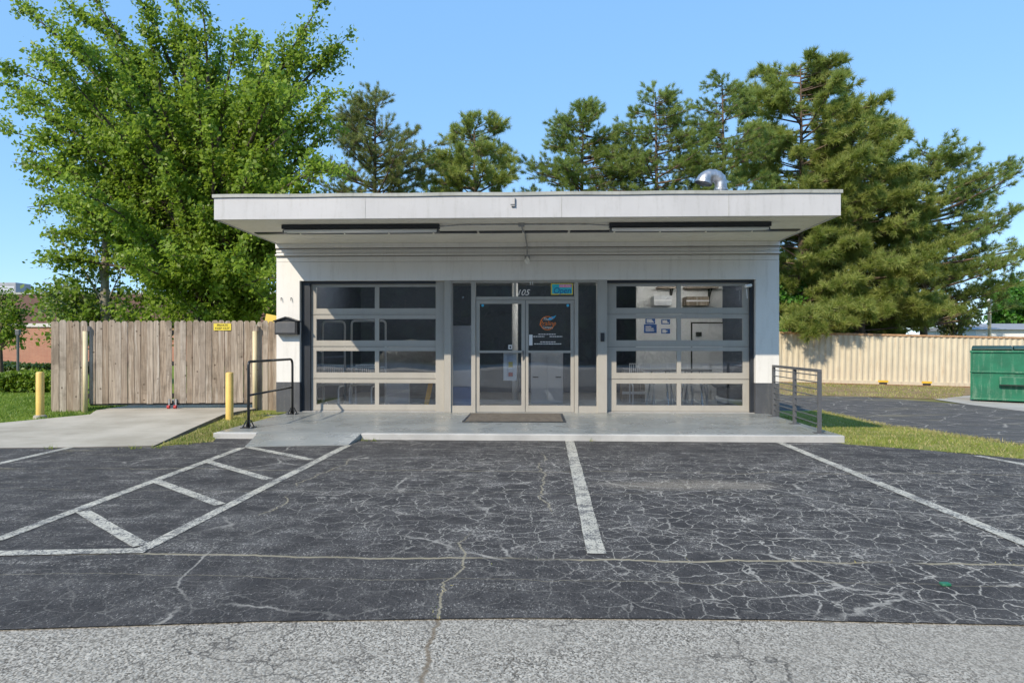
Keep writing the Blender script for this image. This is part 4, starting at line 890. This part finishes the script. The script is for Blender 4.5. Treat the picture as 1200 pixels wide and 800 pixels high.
# far right: low grey roofed shed, utility pole
sY = 44; x0, x1 = XF(1142, sY), XF(1290, sY); sh = thing('shed', 'low grey roofed shed showing above the container on the right', 'shed', ((x0+x1)/2, sY, -.6))
mb = MB(); mb.box(x0+.3, x1-.3, sY+.3, sY+6, -.8, ZF(1170, 386, sY)); mb.build('wall', M['inwhite'], sh)
mb = MB(); zr = ZF(1170, 386, sY); mb.add([(x0, sY, zr), (x1, sY, zr), (x1, sY+3, zr+.5), (x0, sY+3, zr+.5), (x0, sY+6, zr), (x1, sY+6, zr)], [(0,1,2,3),(3,2,5,4),(0,3,4),(1,5,2),(0,4,5,1)]); mb.build('roof', M['greyroof'], sh)
px_ = XF(1159.5, 38); t = thing('utility_pole', 'thin yellowish pole with a white cap behind the container', 'pole', (px_, 38, -.6))
mb = MB(); mb.tube([(px_, 38, -.6), (px_, 38, ZF(1160, 359, 38))], .09, 10); mb.build('shaft', M['palepost'], t); mb = MB(); mb.lathe([(.09, 0), (.16, .05), (.16, .35), (.05, .45), (.001, .46)], 12, (px_, 38, ZF(1160, 359, 38))); mb.build('cap', M['paperwhite'], t)

# ------------------------------------------------------------------ foliage
def np_mesh(name, V, m, parent, k):          # V: (n, k, 3) polygons of k corners
    n = len(V); me = bpy.data.meshes.new(name); V = V.reshape(-1, 3)-np.array(world_loc(parent) if parent else (0,0,0))
    me.vertices.add(n*k); me.vertices.foreach_set('co', V.astype(np.float32).ravel())
    me.loops.add(n*k); me.loops.foreach_set('vertex_index', np.arange(n*k, dtype=np.int32))
    me.polygons.add(n); me.polygons.foreach_set('loop_start', np.arange(0, n*k, k, dtype=np.int32)); me.polygons.foreach_set('loop_total', np.full(n, k, dtype=np.int32))
    me.update(calc_edges=True); return link(name, me, m, parent, world_loc(parent) if parent else Vector((0,0,0)))
def unit(v): return v/np.maximum(1e-9, np.linalg.norm(v, axis=-1, keepdims=True))
def leaves(P, size, up=.5, jit=.35):
    n = len(P); nrm = unit(rng.normal(size=(n, 3))+np.array([-.5, -.7, up+.25])); a = unit(np.cross(nrm, rng.normal(size=(n, 3)))); b = np.cross(nrm, a)
    s = size*rng.uniform(1-jit, 1+jit, (n, 1)); w = s*rng.uniform(.6, .9, (n, 1))
    return np.stack([P-a*s*.55, P+b*w*.5-a*s*.05+nrm*s*.08, P+a*s*.6-nrm*s*.06, P-b*w*.5-a*s*.05+nrm*s*.08], 1)
def needles(P, D, L, w, per):
    n = len(P); P = np.repeat(P, per, 0); D = np.repeat(D, per, 0); d = unit(D*.75+rng.normal(size=(n*per, 3))*.62); s = L*rng.uniform(.65, 1.15, (n*per, 1))
    q = unit(np.cross(d, rng.normal(size=(n*per, 3))))*w*.5; base = P+rng.normal(size=P.shape)*.025
    return np.stack([base-q, base+q, base+d*s], 1)
def bez(a, c, b, n): t = np.linspace(0, 1, n)[:, None]; return (1-t)**2*a+2*t*(1-t)*c+t*t*b

def broad_tree(name, label, cat, base, trunk_top, r0, tips, leaf_m, bark_m, twigs=12, per=46, size=.14, fork=.25, spread=.55, group=None, tw_len=1.0, trunk_lean=(0,0)):
    t = thing(name, label, cat, base, group); base = np.array(base, float); mb = MB(); P = []
    tt = base+np.array([trunk_lean[0], trunk_lean[1], trunk_top]); tr = bez(base, (base+tt)/2+rng.normal(size=3)*.08*np.array([1,1,0]), tt, 8)
    mb.tube([tuple(p) for p in tr], list(np.linspace(r0, r0*.55, 8)), 10)
    for tip in tips:
        tip = np.array(tip, float); h = tip[2]-base[2]
        k = min(.98, max(fork, .15+.55*h/max(trunk_top, 1)*rng.uniform(.45, .8))) if h > 0 else fork
        k = min(k, max(fork, (h-.4)/trunk_top)) if h/trunk_top < 1.2 else k
        s = base+(tt-base)*k; L = np.linalg.norm(tip-s); c = s+(tip-s)*.45+np.array([0, 0, .16*L if h > s[2]-base[2]+.5 else .05*L])+rng.normal(size=3)*.05*L
        pts = bez(s, c, tip, 9); mb.tube([tuple(p) for p in pts], list(np.linspace(max(.025, r0*.36*min(1, L/6)), .008, 9)), 6, False)
        nt = int(twigs*L/3)+3
        for _ in range(nt):
            u = rng.uniform(.22, 1.0); i = int(u*8); p = pts[i]+(pts[min(8, i+1)]-pts[i])*(u*8-i); tan = unit(pts[min(8, i+1)]-pts[max(0, i-1)])
            d = unit(tan*rng.uniform(.4, 1.2)+rng.normal(size=3)*spread+np.array([0, 0, .18])); tl = tw_len*rng.uniform(.35, 1.15)*(1.15-.6*u)
            q = bez(p, p+d*tl*.5, p+d*tl+np.array([0, 0, -.08*tl]), 4); mb.tube([tuple(x) for x in q], [.012, .009, .006, .003], 4, False)
            m_ = max(4, int(per*tl)); v = rng.uniform(.15, 1.05, m_)[:, None]
            P.append(q[0]+(q[-1]-q[0])*v+rng.normal(size=(m_, 3))*(.09+.05*tl))
    mb.build('trunk', M[bark_m], t, smooth=True); np_mesh('crown', leaves(np.concatenate(P), size), M[leaf_m], t, 4); return t

def tips_px(pts, Y, dj):   # branch tips measured in the photograph, spread in depth through the crown
    out = []
    for px, py in pts:
        y = Y+rng.uniform(-dj, dj); out.append((XF(px, y), y, max(.5, ZF(px, py, y))))
    return out
Yt = 18.5
outl = [(22, 8), (35, 60), (78, 4), (60, 110), (8, 78), (12, 100), (30, 130), (8, 152), (14, 190), (40, 178), (42, 215), (32, 243), (60, 235), (48, 300), (70, 275), (102, -12), (118, 30), (150, -25), (172, 20), (205, -16), (236, -4), (222, 40), (262, 38), (252, 75), (300, 44), (290, 90), (322, 95), (345, 72), (352, 110), (376, 4), (360, 45), (408, 44), (385, 72), (397, 105), (375, 135), (392, 150), (370, 185), (352, 205)]
inn = [(x, y) for x in range(60, 370, 44) for y in range(60, 350, 44) if not (x < 130 and y > 300)]
inn = [(x+rng.uniform(-16, 16), y+rng.uniform(-16, 16)) for x, y in inn]
low = [(200, 370), (225, 366), (275, 372), (305, 362), (170, 358), (335, 355), (345, 300), (150, 372), (215, 310), (260, 300), (210, 350), (240, 330), (270, 345), (300, 335), (320, 350), (330, 300), (318, 320), (180, 330), (290, 365), (250, 370), (320, 368), (345, 250), (338, 275)]
broad_tree('sweetgum_tree', 'huge bright green broadleaf tree with upright shoots behind the wooden fence', 'tree', (XF(243, Yt), Yt, .05), 8.5, .30, tips_px(outl, Yt, 1.0)+tips_px(inn, Yt, 3.2)+tips_px(inn[::2], Yt-1.5, 2.0)+tips_px(low, Yt, 2.0), 'leaf', 'bark', 12, 92, .11, .12, .42, tw_len=.95)
Y2 = 19.5
broad_tree('birch_tree', 'smaller pale trunked tree at the left behind the fence end', 'tree', (XF(124, Y2), Y2, .05), 5.0, .16, tips_px([(48, 338), (58, 352), (66, 342), (82, 348), (90, 362), (110, 355), (130, 365), (45, 362), (70, 378), (60, 270), (85, 300), (50, 330), (40, 348), (75, 335), (70, 365), (100, 350), (150, 300), (180, 340), (165, 360), (110, 260), (140, 250), (60, 375), (95, 372), (150, 340), (90, 240), (55, 392), (78, 385)], Y2, 1.2), 'leafb', 'barkpale', 10, 40, .13, .3, .6)
Y3 = 25
broad_tree('ornamental_tree', 'small round tree before the brick building at the left edge', 'tree', (XF(2, Y3), Y3, .05), 2.3, .09, tips_px([(-15, 350), (5, 342), (18, 352), (26, 366), (20, 380), (0, 365), (-12, 380), (24, 392), (8, 392), (-5, 398), (14, 372)], Y3, .7), 'leafb', 'bark', 14, 52, .13, .5, .7, tw_len=.8)
Y4 = 52
broad_tree('green_tree', 'bright green round tree at the right edge beyond the shed', 'tree', (XF(1190, Y4), Y4, -.6), 4.0, .25, tips_px([(1162, 345), (1172, 338), (1185, 333), (1200, 334), (1215, 345), (1168, 360), (1185, 355), (1200, 358), (1215, 365), (1172, 372), (1190, 372), (1205, 375), (1165, 375), (1180, 345)], Y4, 2.0), 'leafg', 'bark', 16, 40, .3, .3, .7, tw_len=1.6)

def pine(name, label, px, Y, ytop, hw, zlow_py, leaf_m='needle', n=60, tuft=1.0, up=.25, droop=0., group='pines behind the building', zb=-.2, prof=None, nl=.24, nw=.017, per=22, lean=0., r0=.2, lop=None, sub=7, thr=.35, boughs=()):
    x = XF(px, Y); z1 = ZF(px, ytop, Y); zl = ZF(px, zlow_py, Y); Rm = hw*Y/FPX
    t = thing(name, label, 'tree', (x, Y, zb), group); mb = MB(); P = []; D = []
    top = np.array([x+lean, Y, z1]); bs = np.array([x, Y, zb]); tr = bez(bs, (bs+top)/2+np.array([rng.normal()*.2, 0, 0]), top, 14)
    mb.tube([tuple(p) for p in tr], list(np.linspace(r0, .02, 14)), 9)
    prof = prof or [(0, .75), (.2, 1), (.5, .85), (.8, .5), (1, .08)]
    for i in range(n+len(boughs)):
        u = ((min(i, n-1)+rng.uniform(0, 1))/n); z = zl+(z1-zl)*u; k = (z-zb)/(z1-zb)*13; j = int(min(12, k)); s = tr[j]+(tr[j+1]-tr[j])*(k-j)
        a = rng.uniform(0, 2*math.pi) if i % 3 else rng.choice([0, math.pi])+rng.normal()*.4
        Rl = Rm*float(np.interp(u, [q[0] for q in prof], [q[1] for q in prof]))*rng.uniform(.55, 1.08)
        if lop: Rl *= lop(a, u)
        if Rl < .2: Rl = .2
        tip = s+np.array([Rl*math.cos(a), Rl*math.sin(a), Rl*(up+rng.normal()*.12)-droop*Rl*.5])
        if i >= n:
            bx_, by_, bY_ = boughs[i-n]; tip = np.array([XF(bx_, bY_), bY_, ZF(bx_, by_, bY_)]); k = (tip[2]+rng.uniform(.6, 1.8)-zb)/(z1-zb)*13; j = int(min(12, k)); s = tr[j]+(tr[j+1]-tr[j])*(k-j); Rl = np.linalg.norm(tip-s)
        pts = bez(s, s+(tip-s)*.5+np.array([0, 0, -.05*Rl+droop*.25*Rl]), tip, 8); mb.tube([tuple(p) for p in pts], list(np.linspace(.018+.012*Rl, .006, 8)), 5, False)
        ns = int(sub*Rl*tuft)+3
        for _ in range(ns):
            v = rng.uniform(thr, 1.0); q = int(v*6.99); p = pts[q]+(pts[q+1]-pts[q])*(v*7-q); tan = unit(pts[q+1]-pts[q])
            d = unit(tan*rng.uniform(.5, 1.1)+rng.normal(size=3)*np.array([.6, .6, .35])+np.array([0, 0, .25-droop*.3])); tl = rng.uniform(.25, .85)*(.6+.5*(1-v))
            e = p+d*tl; mb.tube([tuple(p), tuple(e)], [.009, .004], 4, False)
            for w in (1., .8, .5)[:(3 if tl > .6 else 2)]: P.append(p+(e-p)*w); D.append(d+np.array([0, 0, .25]))
        P.append(tip); D.append(unit(tip-s))
    mb.build('trunk', M['barkpine'], t, smooth=True); np_mesh('crown', needles(np.array(P), np.array(D), nl, nw, per), M[leaf_m], t, 3); return t
pine('pine_tree', 'ragged half bare pine between the big broadleaf tree and the round topped pine', 440, 27, 114, 84, 262, 'needled', 70, 1.25, .30, prof=[(0, 1), (.35, .95), (.7, .55), (1, .12)], nl=.19, nw=.015, per=34, thr=.12)
pine('pine_tree', 'broad round topped pine above the middle of the roof, lowest of the row', 556, 29, 150, 74, 262, 'needle', 60, 1.5, .26, prof=[(0, 1), (.4, .9), (.75, .7), (1, .25)], nl=.26, nw=.024)
pine('pine_tree', 'thin conical pine left of the tall layered pine', 684, 30, 124, 80, 268, 'needleg', 84, 1.4, .16, nl=.19, nw=.015, per=34, thr=.12)
pine('pine_tree', 'layered conical pine with a pointed top right of the thin conical pine', 768, 29, 108, 78, 268, 'needleg', 84, 1.3, .1, nl=.19, nw=.015, per=34, thr=.12)
pine('pine_tree', 'slender sparse pine directly behind the gooseneck roof vent', 846, 30, 92, 70, 268, 'needleg', 76, 1.25, .18, nl=.19, nw=.015, per=34, thr=.12)
pine('young_pine', 'young pine filling the gap behind the container next to the building', 960, 38, 255, 62, 388, 'needleg', 70, 1.2, .2, nl=.32, nw=.034, sub=5)
pine('young_pine', 'young pine behind the container between the big pine and the wispy one', 1052, 38.5, 262, 66, 388, 'needleg', 70, 1.2, .2, nl=.32, nw=.034, sub=5)
FULL = [(0, .7), (.3, .95), (.6, 1), (.85, .75), (1, .3)]
pine('pine_tree', 'dense tall pine, the highest crown at the right of the roof', 938, 34, 76, 92, 385, 'needle', 150, 1.7, .26, prof=FULL, nl=.36, nw=.034, per=24, r0=.28, sub=6)
pine('pine_tree', 'big pine whose lowest boughs hang in front of the cream container', 1008, 34.2, 126, 98, 392, 'needle', 170, 1.7, .14, droop=.2, prof=[(0, .95), (.15, .9), (.4, 1), (.7, .75), (.9, .4), (1, .1)], nl=.36, nw=.034, per=24, r0=.28, sub=6,
     boughs=[(922, 378, 30.2), (938, 386, 30), (952, 391, 29.8), (968, 384, 30), (984, 378, 30.2), (1002, 377, 30.2), (1022, 371, 30.4), (1040, 366, 30.6), (946, 372, 30), (975, 366, 30), (1012, 362, 30)])
pine('pine_tree', 'wispy leaning pine at the far right with thin upswept branches', 1082, 35, 180, 122, 385, 'needleg', 150, 1.25, .32, lean=.3, prof=[(0, .8), (.3, .95), (.6, .9), (.85, .55), (1, .2)], lop=lambda a, u: 1.0 if math.cos(a) > 0 else .6, nl=.26, per=18, nw=.024, r0=.22, sub=6)
# scrubby saplings behind the container
broad_tree('sapling', 'brownish scrubby sapling just above the container, right of the pines', 'tree', (XF(1118, 36), 36, -.5), 2.6, .06, tips_px([(1098, 350), (1108, 340), (1122, 338), (1134, 348), (1100, 368), (1118, 360), (1136, 366), (1146, 372), (1110, 378), (1128, 378), (1090, 372)], 36, .9), 'needled', 'bark', 9, 26, .16, .3, .7)
broad_tree('sapling', 'low brownish scrub just above the container, below the big pine', 'tree', (XF(1015, 37), 37, -.5), 2.4, .06, tips_px([(960, 378), (975, 368), (990, 380), (1000, 366), (1012, 376), (1025, 364), (1035, 378), (1050, 368), (1062, 379), (1075, 370), (1085, 380), (1020, 384), (985, 386), (1050, 385)], 37, .8), 'needleg', 'bark', 12, 34, .17, .3, .7)
broad_tree('green_tree', 'dark green leafy tree low between the building and the big pine', 'tree', (XF(925, 33), 33, -.5), 3.4, .12, tips_px([(918, 345), (925, 335), (930, 352), (912, 360), (936, 340), (905, 330), (940, 362), (920, 372), (900, 350)], 33.5, .4), 'leafg', 'bark', 12, 40, .17, .3, .6)

# hedges
def hedge(name, label, x0, x1, y0, y1, h, m, n, size, zb=.09):
    t = thing(name, label, 'hedge', ((x0+x1)/2, (y0+y1)/2, zb))
    mb = MB()
    for x in np.arange(x0+.2, x1, .5): mb.tube([(x, (y0+y1)/2, zb), (x+.05, (y0+y1)/2, zb+h*.6)], .03, 5)
    mb.build('stems', M['bark'], t)
    u = rng.uniform(size=(n, 3)); u[:, 2] = u[:, 2]**.7; P = np.stack([x0+(x1-x0)*u[:, 0], y0+(y1-y0)*u[:, 1], zb+.03+(h-.03)*u[:, 2]], 1)
    P[:, 2] *= 1+.12*np.sin(P[:, 0]*3.1)*np.sin(P[:, 0]*1.3+1); P += rng.normal(size=P.shape)*.04
    np_mesh('foliage', leaves(P, size), M[m], t, 4)
hx1 = XF(58, 16.6)
hedge('hedge', 'clipped bright green hedge on the lawn left of the fence', -18, hx1+.3, 16.3, 17.4, .47, 'hedge', 26000, .085)
hedge('hedge', 'darker thin hedge farther back before the brick building', -34, XF(95, 27), 27, 28.2, .42, 'hedged', 16000, .13)
mb = MB(); mb.box(-34, XF(95, 25.5), 25.4, 25.6, 0, .24); tag(mb.build('low_wall', M['padconc'], loc=(-20, 25.5, 0)), 'low grey kerb wall running between the two hedges', 'wall')

# the wood across the street (seen mirrored in the glass)
u = rng.uniform(size=(45000, 3)); xs = -45+90*u[:, 0]; hh = 8.9+1.0*np.sin(xs*.35)+.8*np.sin(xs*.9+1)
P = np.stack([xs, -27-6*u[:, 1], .1+hh*u[:, 2]], 1)
far = np_mesh('far_wood', leaves(P, .8), M['farwood'], None, 4); far['kind'] = 'stuff'

# grass
def inside(poly, x, y):
    c = np.zeros(len(x), bool); n = len(poly)
    for i in range(n):
        (x0, y0), (x1, y1) = poly[i], poly[(i+1) % n]; k = ((y0 > y) != (y1 > y)); c ^= k & (x < (x1-x0)*(y-y0)/((y1-y0) if abs(y1-y0) > 1e-9 else 1e-9)+x0)
    return c
def grass(name, poly, n, h, m, w=.007, clump=0., zfun=gz):
    a = np.array(poly); x = rng.uniform(a[:, 0].min(), a[:, 0].max(), n*3); y = rng.uniform(a[:, 1].min(), a[:, 1].max(), n*3); k = inside(poly, x, y)
    x, y = x[k][:n], y[k][:n]
    if clump:
        f = .5+.5*np.sin(x*2.1+1.3*np.sin(y*1.7))*np.sin(y*2.6+1.1*np.sin(x*1.9)); kk = f > rng.uniform(0, clump, len(f)); x, y = x[kk], y[kk]
    z = np.array([zfun(i, j) for i, j in zip(x, y)]); P = np.stack([x, y, z], 1); m_ = len(P)
    d = unit(rng.normal(size=(m_, 3))*np.array([.55, .55, .2])+np.array([0, 0, 1])); s = h*rng.uniform(.4, 1.25, (m_, 1)); q = unit(np.cross(d, rng.normal(size=(m_, 3))))*w
    o = np_mesh(name, np.stack([P-q, P+q, P+d*s], 1), M[m], None, 3); o['kind'] = 'stuff'; return o
RG = [(4.5, 9.05), G(990, 520.8), G(1085, 528), G(1200, 538.5), (14, 6.6), (14, 7.6), G(1200, 523), G(1120, 511), G(1067, 503), G(1039, 499), G(960, 481), (5.8, 16), (4.5, 16)]
grass('grass', RG, 30000, .055, 'blade', .006, .9); grass('dry_grass', RG, 9000, .05, 'blade_dry', .006)
RB = [G(1039, 501), G(1067, 505), G(1120, 513), G(1200, 525), G(1200, 521), G(1120, 509), G(1067, 501), G(1039, 497), G(960, 480), G(960, 483)]
grass('dry_grass', RB, 3500, .06, 'blade_dry', .006)
DV = [G(905, 462.5), G(1024, 465), G(1110, 468), G(1130, 464), (20, 30), (9, 30), (9, 26)]
grass('dry_grass', DV, 9000, .08, 'blade_dry', .012, 1.2); grass('grass', DV, 5000, .08, 'blade', .012, 1.4)
LG = [(-30, 10.6), G(0, 498), (-8.0, 11.1), (-8.4, 11.9), (-8.4, 16.2), (-22, 16.2)]
grass('grass', LG, 60000, .07, 'blade_lush', .009)
GS = [G(186, 523), G(250, 518), (-4.66, 9.1), (-4.85, 11.6), (-5.35, 11.8), G(264, 491)]
grass('grass', GS, 5000, .06, 'blade', .006, 1.0); grass('dry_grass', GS, 3500, .05, 'blade_dry', .006)
# weeds along the slab, the driveway lip and in the crack
def weeds(pts, name='weeds', m='blade', h=.07, per=26):
    P = []
    for x, y, s in pts: P.append(np.array([x, y, gz(x, y)])+rng.normal(size=(int(per*s), 3))*np.array([.05*s, .03, 0]))
    P = np.concatenate(P); n = len(P); d = unit(rng.normal(size=(n, 3))*.6+np.array([0, -.1, 1])); s = h*rng.uniform(.4, 1.2, (n, 1)); q = unit(np.cross(d, rng.normal(size=(n, 3))))*.005
    o = np_mesh(name, np.stack([P-q, P+q, P+d*s], 1), M[m], None, 3); o['kind'] = 'stuff'
w = [(*G(920, 516.8), 1.5), (*G(962, 518), 1), (*G(935, 517), .8), (*G(425, 516.5), .8), (*G(438, 516.5), .6), (*G(157, 526), 1.2), (*G(185, 525), 1), (*G(60, 526), .8), (*G(215, 521), 1), (*G(692, 517), .5), (*G(780, 517), .4)]
weeds(w); weeds([(*G(525+random.uniform(-4, 4)-(y-672)*.28, y), .35) for y in range(690, 735, 12)]+[(random.uniform(-4.5, 5), 3.98+random.uniform(-.05, .05), .12) for _ in range(40)], 'weeds', 'blade_dry', .02, 14)
g = G(1108, 687); t = tag(MB().box(g[0]-.025, g[0]+.025, g[1]-.015, g[1]+.02, .006, .022).build('litter', M['dump'], loc=(g[0], g[1], .006), bevel=.004), 'tiny scrap of green litter on the cracked asphalt', 'litter')
